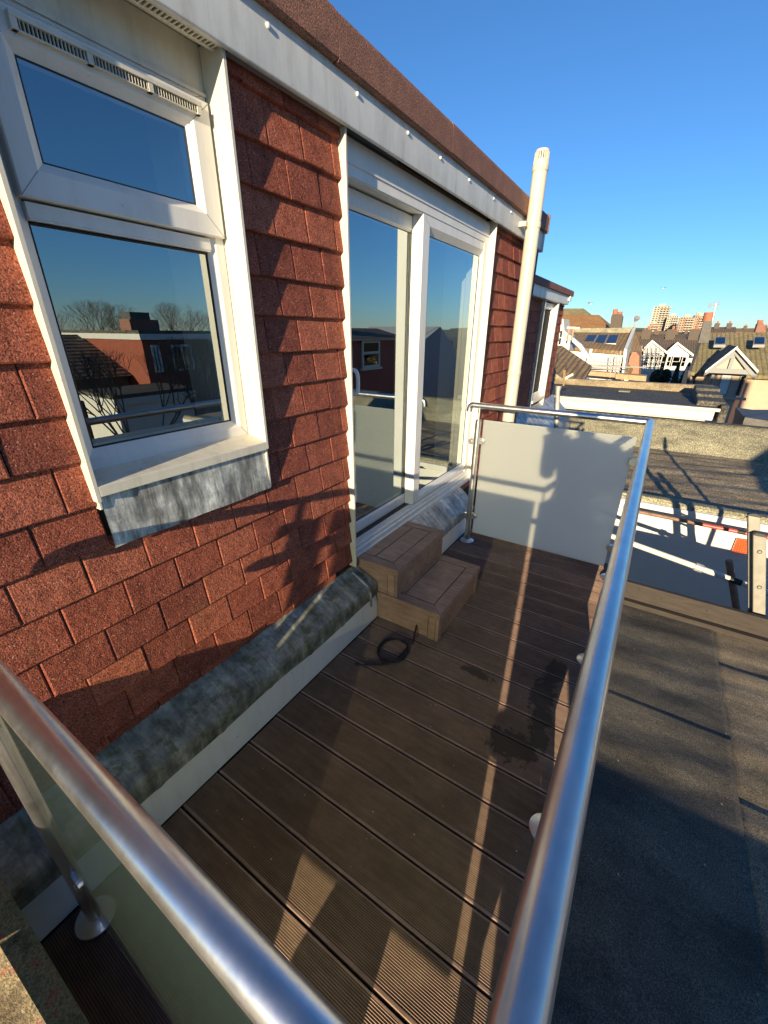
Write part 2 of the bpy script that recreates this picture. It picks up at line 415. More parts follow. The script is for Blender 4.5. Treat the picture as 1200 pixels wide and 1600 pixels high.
# ================================================================== SETTING
g = box(-300, 2500, -900, 900, -9.0, -8.4).build('ground', simple('ground_earth', (.06,.06,.045), .95, var=.3, vs=.05), kind='structure')
# our outrigger roof mass below the felt
own = MB(); own.box(-6, 3.06, -6, -.055, -8.4, -.335); own.box(-6, 3.06, -.055, 1.06, -8.4, -.06)
own.build('outrigger_walls', M_render, kind='structure')

# felt roof: real undulating sheets ------------------------------------------------
from mathutils import noise as mn
def felt_sheet(name, x0, x1, y0, y1, z, mat, nx, ny, amp=.004, seed=0, thick=.006, edge=.0):
    mb = MB(); vs = []; fs = []
    for i in range(nx+1):
        for j in range(ny+1):
            x = x0+(x1-x0)*i/nx; y = y0+(y1-y0)*j/ny
            h = mn.noise((x*6.5+seed+y*1.2, y*1.3, seed))*amp*2.1 + mn.noise((x*17+seed+y*3, y*3.0+3, seed+2))*amp*.75
            wob = mn.noise((y*6, seed+7, 0))*edge
            vs.append((x + (wob if i in (0, nx) else 0), y + (mn.noise((x*5, seed+3, 1))*edge if j in (0, ny) else 0), z+h+amp))
    for i in range(nx):
        for j in range(ny):
            a = i*(ny+1)+j; fs.append((a, a+ny+1, a+ny+2, a+1))
    mb.add(vs, fs)
    o = mb.build(name, mat, smooth=True)
    s = o.modifiers.new('thickness','SOLIDIFY'); s.thickness = thick; s.offset = -1
    return o
roof = thing('flat_roof', 'dark felt flat roof with lapped seams outside the glass balustrade', 'roof', (1, -.6, -.3))
roof['kind'] = 'structure'
xs = [-3.0, -.4, 1.10, 2.04, 3.02]
k = 0
for a, b_ in zip(xs[:-1], xs[1:]):
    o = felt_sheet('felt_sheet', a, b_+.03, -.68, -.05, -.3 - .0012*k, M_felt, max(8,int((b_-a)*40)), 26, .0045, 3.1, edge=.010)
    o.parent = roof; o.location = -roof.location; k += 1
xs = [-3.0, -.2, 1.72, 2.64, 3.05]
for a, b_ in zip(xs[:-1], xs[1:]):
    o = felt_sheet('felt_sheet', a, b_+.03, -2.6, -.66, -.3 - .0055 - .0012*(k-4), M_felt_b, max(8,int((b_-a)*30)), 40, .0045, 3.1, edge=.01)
    o.parent = roof; o.location = -roof.location; k += 1
tb = MB().hexa([(3.045,-2.6,-.31),(3.085,-2.6,-.31),(3.085,-.06,-.31),(3.045,-.06,-.31)],
               [(3.055,-2.6,-.142),(3.09,-2.6,-.142),(3.09,-.06,-.138),(3.055,-.06,-.138)])
tb.build('edge_board', M_board, roof, bevel=.003)
box(3.0, 3.044, -2.6, -.06, -.30, -.262).build('edge_fillet', M_board, roof, bevel=.004)
for y, z in ((-.36,-.2),(-.62,-.19),(-.73,-.24),(-.22,-.17)):
    MB().tube([(3.041+.006,y,z),(3.052,y,z)], .004, 8).build('nail_head', M_black, roof)
# little leaves and grit on the felt
gr = MB()
for i in range(60):
    x = random.uniform(.9,2.95); y = random.uniform(-1.3,-.1); s = random.uniform(.002,.006); z = -.293
    gr.add([(x,y,z+.003),(x+s*2,y+s*.4,z+.003),(x+s,y+s*1.6,z+.006)], [(0,1,2)])
gr.build('grit', simple('pale_grit', (.4,.38,.3), .9), kind='stuff')

# deck ------------------------------------------------------------------------
deck = thing('decking', 'brown ribbed composite decking boards laid across the balcony', 'decking', (1.4, .5, 0)); deck['kind'] = 'structure'
def board_mesh(w, y0, y1):
    prof = [(-w/2, -.022), (w/2, -.022), (w/2, -.002), (w/2-.002, 0), (w/2-.0065, 0)]
    n = 23; a = w/2-.0065; step = 2*a/n
    for i in range(n):
        x = a - i*step
        prof += [(x-step*.05, -.0035), (x-step*.48, -.0035), (x-step*.53, 0)]
    prof += [(-w/2+.0065, 0), (-w/2+.002, 0), (-w/2, -.002)]
    mb = MB(); mb.prism(prof, 'y', y0, y1); return mb
gap0 = .516 - .1455*4
bm0 = None
for i in range(21):
    xc = gap0 + .1455*(i+.5)
    if xc > 3.0: break
    if bm0 is None:
        bm0 = board_mesh(.1388, -.53, .551).build('deck_board', M_deck, deck); bm0.location = (xc-1.4, .0, 0)
        for v in bm0.data.vertices: v.co += deck.location
    else:
        o = dup(bm0, deck, (xc-1.4+random.uniform(-.0006,.0006), random.uniform(-.002,.002), random.uniform(-.0006,.0006)))
# the first board stops at the party kerb
box(-.066, 3.02, -.045, 1.05, -.056, -.03).build('deck_joists', M_dark, deck)
box(-.066, 3.05, -.052, -.046, -.30, -.002).build('edge_trim', M_step, deck)

db = MB()
for i in range(46):
    x = random.uniform(.25,2.7); y = random.uniform(.03,1.0); s_ = random.uniform(.0012,.0035); a_=random.uniform(0,6)
    c_,q_=math.cos(a_)*s_,math.sin(a_)*s_
    db.add([(x-c_,y-q_,.0006),(x+q_,y-c_,.0006),(x+c_,y+q_,.0012),(x-q_,y+c_,.0018)],[(0,1,2,3)])
db.build('deck_grit', simple('light_grit', (.5,.47,.4), .9), kind='stuff')
# party kerb and neighbour's mossy roof verge at the camera's feet -------------------
kerb = thing('party_kerb', 'low rendered kerb beside the near end of the decking', 'wall', (-.3,-1,-.3)); kerb['kind']='structure'
box(-.42, -.035, -2.6, .44, -.3, .018).build('kerb_body', M_moss, kerb, bevel=.01)
box(-.30, -.075, .175, .365, .0, .118).build('kerb_shade_block', M_moss, kerb, bevel=.012)  # raised block added to keep the sun off a strip of deck
verge = thing('mossy_roof', 'mossy lichen-covered concrete tiled roof edge in the bottom left corner', 'roof', (-.3,.8,.3))
def zt(y): return .82*(y-.42)
for row in range(6):
    y0 = .40+row*.24
    for c in range(3):
        x1 = -.030-c*.30; x0 = x1-.305
        prof = []
        n = 14
        for i in range(n+1):
            t = i/n; x = x0+(x1-x0)*t
            h = .030*max(0, math.cos((t-.86)*math.pi/.22))*(abs(t-.86)<.11) + .030*max(0, math.cos((t-.36)*math.pi/.22))*(abs(t-.36)<.11)
            prof.append((x, h))
        vs = []; fs = []
        for (yy, dz) in ((y0-.03, .012), (y0+.25, 0.0)):
            for x,h in prof: vs.append((x+random.uniform(-.001,.001), yy, zt(yy)+h+dz))
            for x,h in prof: vs.append((x, yy, zt(yy)+h+dz-.016))
        m_ = n+1
        for i in range(n):
            fs += [(i,i+1,2*m_+i+1,2*m_+i),(m_+i,m_+i+1,i+1,i),(2*m_+i,2*m_+i+1,3*m_+i+1,3*m_+i),(3*m_+i,3*m_+i+1,m_+i+1,m_+i)]
        fs += [(0,2*m_,3*m_,m_),(n,m_+n,3*m_+n,2*m_+n)]
        MB().add(vs,fs).build('roof_tile', M_moss, verge, smooth=True)
MB().add([(-.95,.40,-.3),(-.045,.40,-.3),(-.045,.40,-.05),(-.95,.40,-.05),(-.95,1.84,-.3),(-.045,1.84,-.3),(-.045,1.84,zt(1.84)-.03),(-.95,1.84,zt(1.84)-.03)],
         [(0,3,2,1),(4,5,6,7),(0,1,5,4),(1,2,6,5),(2,3,7,6),(3,0,4,7)]).build('roof_base', M_render, verge)

# ================================================================== OUR DORMER
D = thing('tile_hung_dormer', 'red tile-hung dormer with grey fascia, white window and sliding door beside the deck', 'dormer', (1.2,1.2,.3))
TX, TP = .367, .1615     # joint offset and tile pitch
COURSE, CZ = .12, .829
# wall behind with real openings
WB = MB()
YB0, YB1 = 1.203, 1.34
def wall_with_holes(x0, x1, z0, z1, holes, mb):
    xs_ = sorted({x0,x1,*[h[0] for h in holes],*[h[1] for h in holes]}); 
    for a,b_ in zip(xs_[:-1],xs_[1:]):
        segs = [(z0,z1)]
        for h in holes:
            if h[0] < b_-1e-6 and h[1] > a+1e-6:
                ns = []
                for s0,s1 in segs:
                    if h[2] > s0: ns.append((s0,min(s1,h[2])))
                    if h[3] < s1: ns.append((max(s0,h[3]),s1))
                segs = [q for q in ns if q[1]-q[0] > 1e-6]
        for s0,s1 in segs: mb.box(a,b_,YB0,YB1,s0,s1)
wall_with_holes(-1.0, 4.47, .12, 2.30, [(.445,1.03,1.10,2.215),(1.56,3.24,.30,2.215)], WB)
WB.build('backing_wall', M_dark, D)

def tile_proto(w, h, mat, parent, th=.016, name='tile'):
    mb = MB(); c = .004
    # front face (y toward viewer is negative); tail (bottom) slightly thicker, softened edges
    fx = [-w/2, -w/2+c, w/2-c, w/2]
    vs = [(-w/2,0,0),(w/2,0,0),(w/2,0,h),(-w/2,0,h),
          (-w/2,-th+c*.6,.0),(w/2,-th+c*.6,.0),(w/2,-th+c*.6,h),(-w/2,-th+c*.6,h),
          (-w/2+c,-th,.003),(w/2-c,-th,.003),(w/2-c,-th,h),(-w/2+c,-th,h)]
    fs = [(0,1,5,4),(4,5,9,8),(8,9,10,11),(4,8,11,7),(5,6,10,9),(0,4,7,3),(1,2,6,5),(3,7,11,10,6,2)]
    mb.add(vs, fs); return mb
def lay_tiles(parent, x0, x1, z0, z1, y_head, y_tail, holes, mat, TX=TX, TP=TP, cz=CZ, course=COURSE, jit=1.0, name='tile'):
    protos = {}
    off = parent_loc(parent); cnt = 0
    tilt = math.atan2(y_head-y_tail, course)
    r0 = int(math.floor((z0-cz)/course)); r1 = int(math.ceil((z1-cz)/course))
    for r in range(r0, r1+1):
        zb = cz + r*course
        ph = TX + (TP/2 if r % 2 else 0)
        i0 = int(math.floor((x0-ph)/TP))-1; i1 = int(math.ceil((x1-ph)/TP))+1
        for i in range(i0, i1):
            a, b_ = ph+i*TP, ph+(i+1)*TP
            spans = [(max(a,x0), min(b_,x1))]
            zlo = max(zb, z0); zhi = min(zb+course+.02, z1)
            if zhi-zlo < .012: continue
            for h in holes:
                if h[2] < zhi-.015 and h[3] > zlo+.005:
                    # cut horizontally
                    if h[2] > zlo+.02 and h[0] < b_ and h[1] > a: zhi = min(zhi, h[2]+.01); continue
                    if h[3] < zhi-.03 and h[0] < b_ and h[1] > a: zlo = max(zlo, h[3]); continue
                    ns = []
                    for s0,s1 in spans:
                        if h[0] > s0: ns.append((s0,min(s1,h[0])))
                        if h[1] < s1: ns.append((max(s0,h[1]),s1))
                    spans = [q for q in ns if q[1]-q[0] > 0]
            for s0,s1 in spans:
                w = s1-s0
                if w < .015: continue
                key = (round(w,3), round(zhi-zlo,3))
                if key not in protos:
                    o = tile_proto(w-.0022, zhi-zlo, mat, parent).build(name, mat, parent, smooth=False)
                    # build() removed the parent's offset from a local mesh: put it back
                    for v in o.data.vertices: v.co += off
                    protos[key] = o
                else:
                    o = dup(protos[key], parent)
                y = y_tail + (zlo-zb)/course*(y_head-y_tail)+.016
                o.location = Vector(((s0+s1)/2 + random.uniform(-.0008,.0008)*jit, y+random.uniform(-.0018,.0012)*jit, zlo+random.uniform(-.0022,.0022)*jit)) - off
                o.rotation_euler = (-tilt+random.uniform(-.008,.008)*jit, random.uniform(-.007,.007)*jit, random.uniform(-.006,.006)*jit)
                cnt += 1
    return cnt
holesD = [(.441,1.024,.955,2.25),(1.552,3.245,.30,2.25)]
nt_ = lay_tiles(D, -.25, 4.47, .27, 2.235, 1.199, 1.1815, holesD, M_tile)
# end return of the dormer
box(4.47, 4.50, 1.19, 1.36, .27, 2.2).build('corner_tile_strip', M_tile, D)

# fascia, coping
fa = MB().prism([(1.140,2.184),(1.142,2.180),(1.146,2.178),(1.153,2.178),(1.153,2.330),(1.235,2.335),(1.235,2.34),(1.140,2.34)], 'x', -1.2, 4.39)
fa.build('fascia', M_fascia, D, smooth=True)
box(4.39, 4.42, 1.13, 1.30, 2.165, 2.335).build('fascia_end_cap', M_fascia, D, bevel=.004)
for x in (-.3,.35,.76,1.166,1.591,1.959,2.283,2.656,3.066,3.436,4.1):
    MB().tube([(x,1.1395,2.282),(x,1.134,2.282),(x,1.1325,2.282)], [.0075,.0065,.003], 12).build('screw_cap', M_screw, D, smooth=True)
def coping_profile():
    y0, z0, z1 = 1.112, 2.312, 2.447
    p = [(1.35,z0+.025),(1.139,z0+.025),(1.139,z0),(y0+.006,z0),(y0,z0+.006)]
    for i in range(7):
        a = math.pi*i/12; p.append((y0+.035-.035*math.cos(a), z1-.035+.035*math.sin(a)))
    p.append((1.35, z1)); return p
seams = [-1.2,-.05,.70,1.454,2.355,3.189,3.93,4.41]
for i,(a,b_) in enumerate(zip(seams[:-1],seams[1:])):
    dz = random.uniform(-.002,.002)
    MB().prism([(y,z+dz) for y,z in coping_profile()], 'x', a+.0015, b_-.0015).build('coping_piece', M_coping, D, smooth=True)
box(4.412, 4.435, 1.108, 1.35, 2.305, 2.45).build('coping_end', M_coping, D, bevel=.008)
box(-1.2, 4.40, 1.34, 5.0, 2.30, 2.40).build('roof_deck', M_felt_dk, D)
box(4.36, 4.47, 1.34, 5.0, .3, 2.30).build('side_cheek', M_tile, D)

# soffit vents: strip with open slots
def slots(x0, x1, y0, y1, z, pitch, w, name, mat, parent, zth=.004):
    mb = MB(); mb.box(x0,x1,y0,y0+.012,z-zth,z); mb.box(x0,x1,y1-.012,y1,z-zth,z)
    n = int((x1-x0)/pitch)
    for i in range(n+1):
        x = x0+i*pitch; mb.box(x, min(x+pitch-w,x1), y0+.012, y1-.012, z-zth, z)
    return mb.build(name, mat, parent)
slots(.445,1.01,1.154,1.198,2.186,.012,.007,'soffit_vent',M_trim,D)
MB().hexa([(.445,1.196,2.187),(1.01,1.196,2.187),(1.01,1.251,2.209),(.445,1.251,2.209)],[(.445,1.196,2.191),(1.01,1.196,2.191),(1.01,1.251,2.214),(.445,1.251,2.214)]).build('soffit', M_trim, D)
box(.445,1.01,1.160,1.195,2.196,2.200).build('vent_recess', M_dark, D)
slots(1.035,1.54,1.154,1.182,2.186,.010,.0055,'soffit_vent',M_greypaint,D)
slots(3.25,4.38,1.154,1.182,2.186,.010,.0055,'soffit_vent',M_greypaint,D)
slots(-.3,.43,1.154,1.182,2.186,.010,.0055,'soffit_vent',M_greypaint,D)
box(1.56,2.0,1.215,1.30,2.205,2.225).build('head_gap_panel', M_greypaint, D)
box(2.0,3.23,1.232,1.30,2.200,2.228).build('head_batten', M_timber, D)

# trim boards standing proud of the tiles
def trim(x0, x1, y0, y1, z0, z1): return box(x0,x1,y0,y1,z0,z1).build('trim_board', M_trim, D, bevel=.0012)
trim(.430,.441,1.160,1.252,1.085,2.206)
trim(1.012,1.023,1.160,1.252,1.100,2.206)
trim(1.018,1.026,1.172,1.20,.945,1.12)
trim(.436,.443,1.172,1.20,1.06,1.10)
trim(1.540,1.551,1.160,1.24,.322,2.200)
trim(3.235,3.246,1.160,1.24,.322,2.200)

# ---- window
def part_at(mb, name, mat, parent, **k): return mb.build(name, mat, parent, **k)
win = MB().ring((.441,1.012,1.143,2.105),(.496,.958,1.201,2.07), 1.25, 1.32, .022, .018)
win.box(.496,.958,1.252,1.32,1.722,1.757)
win = win.build('window', M_upvc, D)
MB().prism([(1.262,1.722),(1.250,1.727),(1.250,1.7565),(1.30,1.7565),(1.30,1.722)],'x',.494,.960).build('transom', M_upvc, win)
MB().ring((.484,1.004,1.762,2.083),(.549,.928,1.835,2.012), 1.232, 1.28, .020, .016).build('sash', M_upvc, win)
MB().ring((.494,.960,1.199,1.724),(.500,.954,1.205,1.716), 1.2675, 1.275, .001, .001).build('gasket', M_black, win)
MB().ring((.547,.930,1.833,2.014),(.552,.925,1.838,2.009), 1.247, 1.252, .001, .001).build('gasket', M_black, win)
box(.497,.957,1.272,1.276,1.202,1.720).build('pane', M_pane, win)
box(.55,.927,1.2495,1.2535,1.836,2.011).build('pane', M_pane, win)
box(.441,1.012,1.252,1.29,2.106,2.2085).build('head_panel', M_trim, win)
box(.441,1.012,1.244,1.252,2.098,2.106).build('head_bead', M_trim, win)
tv = MB(); tv.box(.545,.969,1.217,1.232,2.0605,2.069); tv.box(.548,.966,1.221,1.232,2.0415,2.0445)
for i in range(56):
    x = .554+i*.0073
    tv.box(x,x+.0011,1.2205,1.232,2.0445,2.0605)
for x in (.545,.683,.82,.955): tv.box(x,x+.012,1.2185,1.232,2.0415,2.0605)
tv.build('trickle_vent', M_trim, win)
box(.55,.964,1.2265,1.2315,2.043,2.061).build('vent_recess', M_dark, win)
def mitres(o, i, y, parent, w=.0007):
    for (a_,c_,e_,f_) in ((0,2,0,2),(1,2,1,2),(1,3,1,3),(0,3,0,3)):
        p=Vector((o[a_],y,o[c_])); q=Vector((i[e_],y,i[f_])); d=(q-p).normalized(); n_=Vector((-d.z,0,d.x))*w
        MB().hexa([p-n_,q-n_,q+n_,p+n_],[v+Vector((0,.004,0)) for v in (p-n_,q-n_,q+n_,p+n_)]).build('mitre_joint', M_greypaint, parent)
mitres((.486,1.002,1.764,2.081),(.529,.948,1.815,2.032),1.2316,win)
mitres((.443,1.010,1.145,2.103),(.474,.980,1.179,2.092),1.2496,win)
MB().prism([(1.258,1.147),(1.160,1.127),(1.160,1.098),(1.166,1.098),(1.166,1.120),(1.258,1.139)],'x',.441,1.012).build('sill', M_trim, win, bevel=.0015)
fl = MB(); n=26; vs=[]; fs=[]
for i in range(n+1):
    x=.445+.575*i/n; wv=.0012*math.sin(i*.35)+random.uniform(-.0004,.0004)
    vs += [(x,1.180+wv*.3,1.092),(x,1.172+wv,.99),(x,1.170+wv,.943+.0016*math.sin(i*.6)),(x,1.178+wv,.943+.0016*math.sin(i*.6))]
for i in range(n):
    for j in range(3): fs.append((i*4+j,i*4+j+1,i*4+j+5,i*4+j+4))
MB().add(vs,fs).build('lead_flashing', M_lead_flash, D, smooth=True)

# ---- sliding door
door = MB()
door.ring((1.552,3.234,.385,2.186),(1.612,3.170,.42,2.068), 1.212, 1.33, .0, .0)
door = door.build('sliding_door', M_upvc, D)
box(1.552,3.234,1.2065,1.2125,2.105,2.186).build('head_bead', M_upvc, door, bevel=.002)
box(1.612,3.170,1.2165,1.25,2.063,2.075).build('head_bead', M_upvc, door, bevel=.002)
MB().prism([(1.188,.322),(1.188,.352),(1.196,.360),(1.196,.386),(1.203,.392),(1.203,.412),(1.245,.421),(1.33,.421),(1.33,.322)],'x',1.552,3.234).build('sill', M_upvc, door, bevel=.0015)
box(1.60,2.30,1.246,1.279,.4215,.4245).build('track', M_black, door)
MB().ring((2.272,3.222,.424,2.066),(2.385,3.150,.490,1.985), 1.215, 1.278, .036, .020).build('sash', M_upvc, door)
MB().ring((1.625,2.36,.424,2.06),(1.705,2.290,.490,1.988), 1.280, 1.328, .012, .012).build('sash', M_upvc, door)
MB().ring((2.383,3.152,.488,1.987),(2.389,3.146,.494,1.981), 1.234, 1.239, .001,.001).build('gasket', M_black, door)
MB().ring((1.703,2.292,.488,1.990),(1.709,2.286,.494,1.984), 1.2915, 1.297, .001,.001).build('gasket', M_black, door)
box(2.386,3.149,1.2365,1.2405,.491,1.984).build('pane', M_pane, door)
box(1.706,2.289,1.294,1.298,.491,1.987).build('pane', M_pane, door)
mitres((2.276,3.218,.428,2.062),(2.349,3.186,.454,2.021),1.2146,door)
hp = []
for i in range(13):
    a = -math.pi/2+math.pi*i/12
    yy = 1.280-.048*(max(0,math.cos(a))**.45); zz = 1.272+.058*(1 if a>0 else -1)*(abs(math.sin(a))**.6)
    hp.append((1.690,yy,zz))
MB().tube(hp, .0095, 12).build('handle', M_upvc, door, smooth=True)

# ---- room behind (seen dimly through the panes)
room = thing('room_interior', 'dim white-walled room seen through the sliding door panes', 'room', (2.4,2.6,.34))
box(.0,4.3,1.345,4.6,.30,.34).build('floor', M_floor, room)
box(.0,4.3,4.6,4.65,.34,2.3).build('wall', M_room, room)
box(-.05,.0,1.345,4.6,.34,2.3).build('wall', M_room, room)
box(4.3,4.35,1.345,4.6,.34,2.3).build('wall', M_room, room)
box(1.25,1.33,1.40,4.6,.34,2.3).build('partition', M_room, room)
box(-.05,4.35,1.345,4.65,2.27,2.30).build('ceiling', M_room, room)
box(2.335,2.40,1.345,1.40,.36,2.25).build('reveal', M_curt, room, bevel=.003)
box(2.40,2.43,1.345,1.46,.36,2.25).build('reveal', M_curt, room, bevel=.003)
box(3.20,3.30,1.345,1.52,.36,2.25).build('reveal', M_curt, room, bevel=.003)
box(.975,1.03,1.345,1.50,1.14,2.15).build('reveal', M_curt, room, bevel=.003)
for i,(x,y,a) in enumerate(((1.95,1.75,.3),(2.08,1.9,1.0),(2.0,2.1,.7),(1.86,1.95,2.0))):
    c,s_ = math.cos(a), math.sin(a); w_,h_ = .055,.08
    tag(MB().add([(x+c*u-s_*v, y+s_*u+c*v, .342+i*.0006) for u,v in ((-w_,-h_),(w_,-h_),(w_,h_),(-w_,h_))],[(0,1,2,3)]).build('paper_sheet', M_paper),
        'loose white sheet lying on the floor inside the left door pane', 'paper', 'white sheets on the floor inside the door')

# ---- lead kerb and white skirt (x-running)
def lead_run(x0, x1, mat, n, seed, name='lead_capping', front=.232, low=.166, amp=.008, ytop=1.196, ztop=.312, LS=1.7):
    vs=[];fs=[]
    for i in range(n+1):
        x = x0+(x1-x0)*i/n
        w1 = mn.noise((x*3.2,seed,0))*amp; w2 = mn.noise((x*7,seed+4,1))*amp*.6; w3 = mn.noise((x*2.1,seed+9,2))*amp*1.6
        seam = .004 if i%13 == 12 else 0
        vs += [(x,ytop,ztop+w2*.5+seam),(x,ytop-.035,ztop-.020+w1*.3+seam),(x,1.11+w2*.6,.270+w1*.7+seam),(x,1.054+w1*.4,front+.012+w2*.6+seam),(x,1.050-seam+w1*.4,front+w2*.6),(x,1.047-seam+w2*.5,(front+low)/2),(x,1.048-seam+w1*.5,low+w3*LS),(x,1.053-seam,low+w3*LS)]
    for i in range(n):
        for j in range(7): fs.append((i*8+j,i*8+j+1,i*8+j+9,i*8+j+8))
    return MB().add(vs,fs).build(name, mat, D, smooth=True)
lead_run(-.6, 1.585, M_lead, 120, 1.0)
lead_run(1.60, 3.02, M_lead_new, 80, 5.0, ytop=1.189, ztop=.330, front=.205, low=.150, amp=.010, LS=1)
MB().add([(1.585,1.196,.312),(1.585,1.10,.262),(1.585,1.066,.24),(1.585,1.050,.215),(1.585,1.047,.14),(1.585,1.196,.14)],[(0,1,2,3,4,5)]).build('lead_end', M_lead, D)
MB().tube([(1.515,1.165,.302),(1.513,1.10,.270),(1.513,1.062,.243),(1.512,1.044,.205),(1.512,1.041,.128)], [.006,.008,.008,.008,.006], 8).build('lead_clip', M_lead_new, D, smooth=True)
sk = MB(); n=90; vs=[]; fs=[]
for i in range(n+1):
    x=-.6+3.6*i/n; vs += [(x,1.0575,0.0),(x,1.0575,.20),(x,1.075,.20),(x,1.075,0.0)]
for i in range(n):
    for j in range(4): fs.append((i*4+j,i*4+(j+1)%4,(i+1)*4+(j+1)%4,(i+1)*4+j))
MB().add(vs,fs).build('skirting_board', M_skirt, D)
for x in (.62,.95,1.12,1.45):
    MB().tube([(x,1.0572,.07),(x,1.0555,.07)], .004, 10).build('screw_cap', M_screw, D)
box(-1.0,4.5,1.076,1.2,-.3,.15).build('kerb_core', M_dark, D)

# ================================================================== STEPS
ST = thing('deck_steps', 'two-tread brown composite step box in front of the sliding door', 'steps', (1.87,.86,0))
X0, X1 = 1.590, 2.150
def bx(name, *a, bev=.0015): return box(*a).build(name, M_step, ST, bevel=bev)
# lower box y .672..1.055, upper .925..1.185
bx('front_panel', X0+.045, X1-.045, .676, .690, .006, .140)
bx('corner_post', X0, X0+.042, .672, .690, .002, .141)
bx('corner_post', X1-.042, X1, .672, .690, .002, .141)
bx('side_panel', X0+.002, X0+.016, .735, 1.052, .006, .141)
bx('corner_post', X0, X0+.016, .692, .732, .002, .141)
bx('side_panel', X1-.016, X1-.002, .692, 1.052, .006, .141)
def nosing(y0, y1, z, x0, x1):
    w = .058; h = .040; e = .006
    # mitred border: front and two sides
    MB().hexa([(x0-e,y0-e,z-h),(x1+e,y0-e,z-h),(x1-w,y0+w,z-h),(x0+w,y0+w,z-h)],[(x0-e,y0-e,z),(x1+e,y0-e,z),(x1-w,y0+w,z),(x0+w,y0+w,z)]).build('nosing_board', M_step, ST, bevel=.0018)
    MB().hexa([(x0-e,y0-e+.0015,z-h),(x0+w-.001,y0+w+.0015,z-h),(x0+w-.001,y1,z-h),(x0-e,y1,z-h)],[(x0-e,y0-e+.0015,z),(x0+w-.001,y0+w+.0015,z),(x0+w-.001,y1,z),(x0-e,y1,z)]).build('nosing_board', M_step, ST, bevel=.0018)
    MB().hexa([(x1+e,y0-e+.0015,z-h),(x1+e,y1,z-h),(x1-w+.001,y1,z-h),(x1-w+.001,y0+w+.0015,z-h)],[(x1+e,y0-e+.0015,z),(x1+e,y1,z),(x1-w+.001,y1,z),(x1-w+.001,y0+w+.0015,z)]).build('nosing_board', M_step, ST, bevel=.0018)
    m_ = (y0+w+y1)/2
    bx('tread_board', x0+w+.006, x1-w-.0055, y0+w+.0055, m_+.0205, z-.028, z-.001)
    bx('tread_board', x0+w+.006, x1-w-.0055, m_+.0275, y1, z-.028, z-.001)
nosing(.672, 1.052, .181, X0, X1)
bx('front_panel', X0+.040, X1-.040, .930, .944, .184, .316)
bx('corner_post', X0, X0+.037, .926, .944, .182, .317)
bx('corner_post', X1-.037, X1, .926, .944, .182, .317)
bx('side_panel', X0+.002, X0+.016, .990, 1.182, .182, .317)
bx('corner_post', X0, X0+.016, .946, .987, .182, .317)
bx('side_panel', X1-.016, X1-.002, .946, 1.182, .182, .317)
nosing(.926, 1.184, .357, X0, X1)
box(X0+.03,X1-.03,.70,1.05,.004,.145).build('inner_frame', M_dark, ST)
box(X0+.03,X1-.03,.95,1.18,.19,.32).build('inner_frame', M_dark, ST)

# cable coil on the deck
pts = []
def dz(x): return .0055
cx, cy = 1.36, .79
pts.append((1.592,.80,.055)); pts.append((1.575,.795,.050)); pts.append((1.54,.785,.028)); pts.append((1.50,.77,.010))
for i in range(64):
    t = i/63; a = math.radians(-20+t*700); r = .072+.018*math.sin(t*9)
    pts.append((1.405+.085*math.cos(a)+.012*t*math.sin(5*t), .845+.070*math.sin(a)-.02*t, .0055+.004*abs(math.sin(i*.21))))
pts += [(1.33,.79,.006),(1.285,.835,.006),(1.24,.90,.006),(1.225,.945,.006)]
tag(MB().tube(pts, .0045, 8).build('cable', M_black, smooth=True), 'black cable coming out of the step and lying coiled on the deck', 'cable')

# ================================================================== BALUSTRADE
B = thing('glass_balustrade', 'stainless steel handrail on posts with frosted glass panels round the deck', 'balustrade', (1.4,0,0))
RZ, RR = 1.04, .0200
def bend(p0, p1, p2, r, n=6):
    a, b_, c = Vector(p0), Vector(p1), Vector(p2)
    d1, d2 = (a-b_).normalized(), (c-b_).normalized(); out = []
    for i in range(n+1):
        t = i/n; p = (b_+d1*r)*(1-t)**2 + b_*2*t*(1-t) + (b_+d2*r)*t*t; out.append(p)
    return out
YR = -.0185
CR = .030
rail = [(2.775,1.062,RZ-.045)] + bend((2.775,1.062,RZ-.05),(2.775,1.062,RZ),(2.775,.9,RZ),CR) + [(2.775,YR,RZ)]
MB().tube(rail, RR, 24).build('handrail', M_steel, B, smooth=True)
MB().tube([(2.775,YR,RZ),(.072,YR,RZ)], RR, 32).build('handrail', M_steel, B, smooth=True)
o = MB(); o.tube([(2.775,YR-.0001,RZ),(2.775,YR,RZ+.0001)],.001,4); 
def ball(c, r, name, parent):
    mb = MB(); vs=[]; fs=[]; n=20; m_=12
    for i in range(m_+1):
        for j in range(n):
            a=math.pi*i/m_; b_=2*math.pi*j/n; vs.append((c[0]+r*math.sin(a)*math.cos(b_), c[1]+r*math.sin(a)*math.sin(b_), c[2]+r*math.cos(a)))
    for i in range(m_):
        for j in range(n): fs.append((i*n+j,i*n+(j+1)%n,(i+1)*n+(j+1)%n,(i+1)*n+j))
    return mb.add(vs,fs).build(name, M_steel, parent, smooth=True)
ball((2.775,YR,RZ), RR, 'rail_corner', B); ball((.072,YR,RZ), RR, 'rail_corner', B)
rail = [(.072,YR,RZ),(.072,.9,RZ)] + bend((.072,.9,RZ),(.072,1.13,RZ),(.072,1.13,RZ-.06),CR) + [(.072,1.13,RZ-.05)]
MB().tube(rail, RR*.93, 32).build('handrail', M_steel, B, smooth=True)
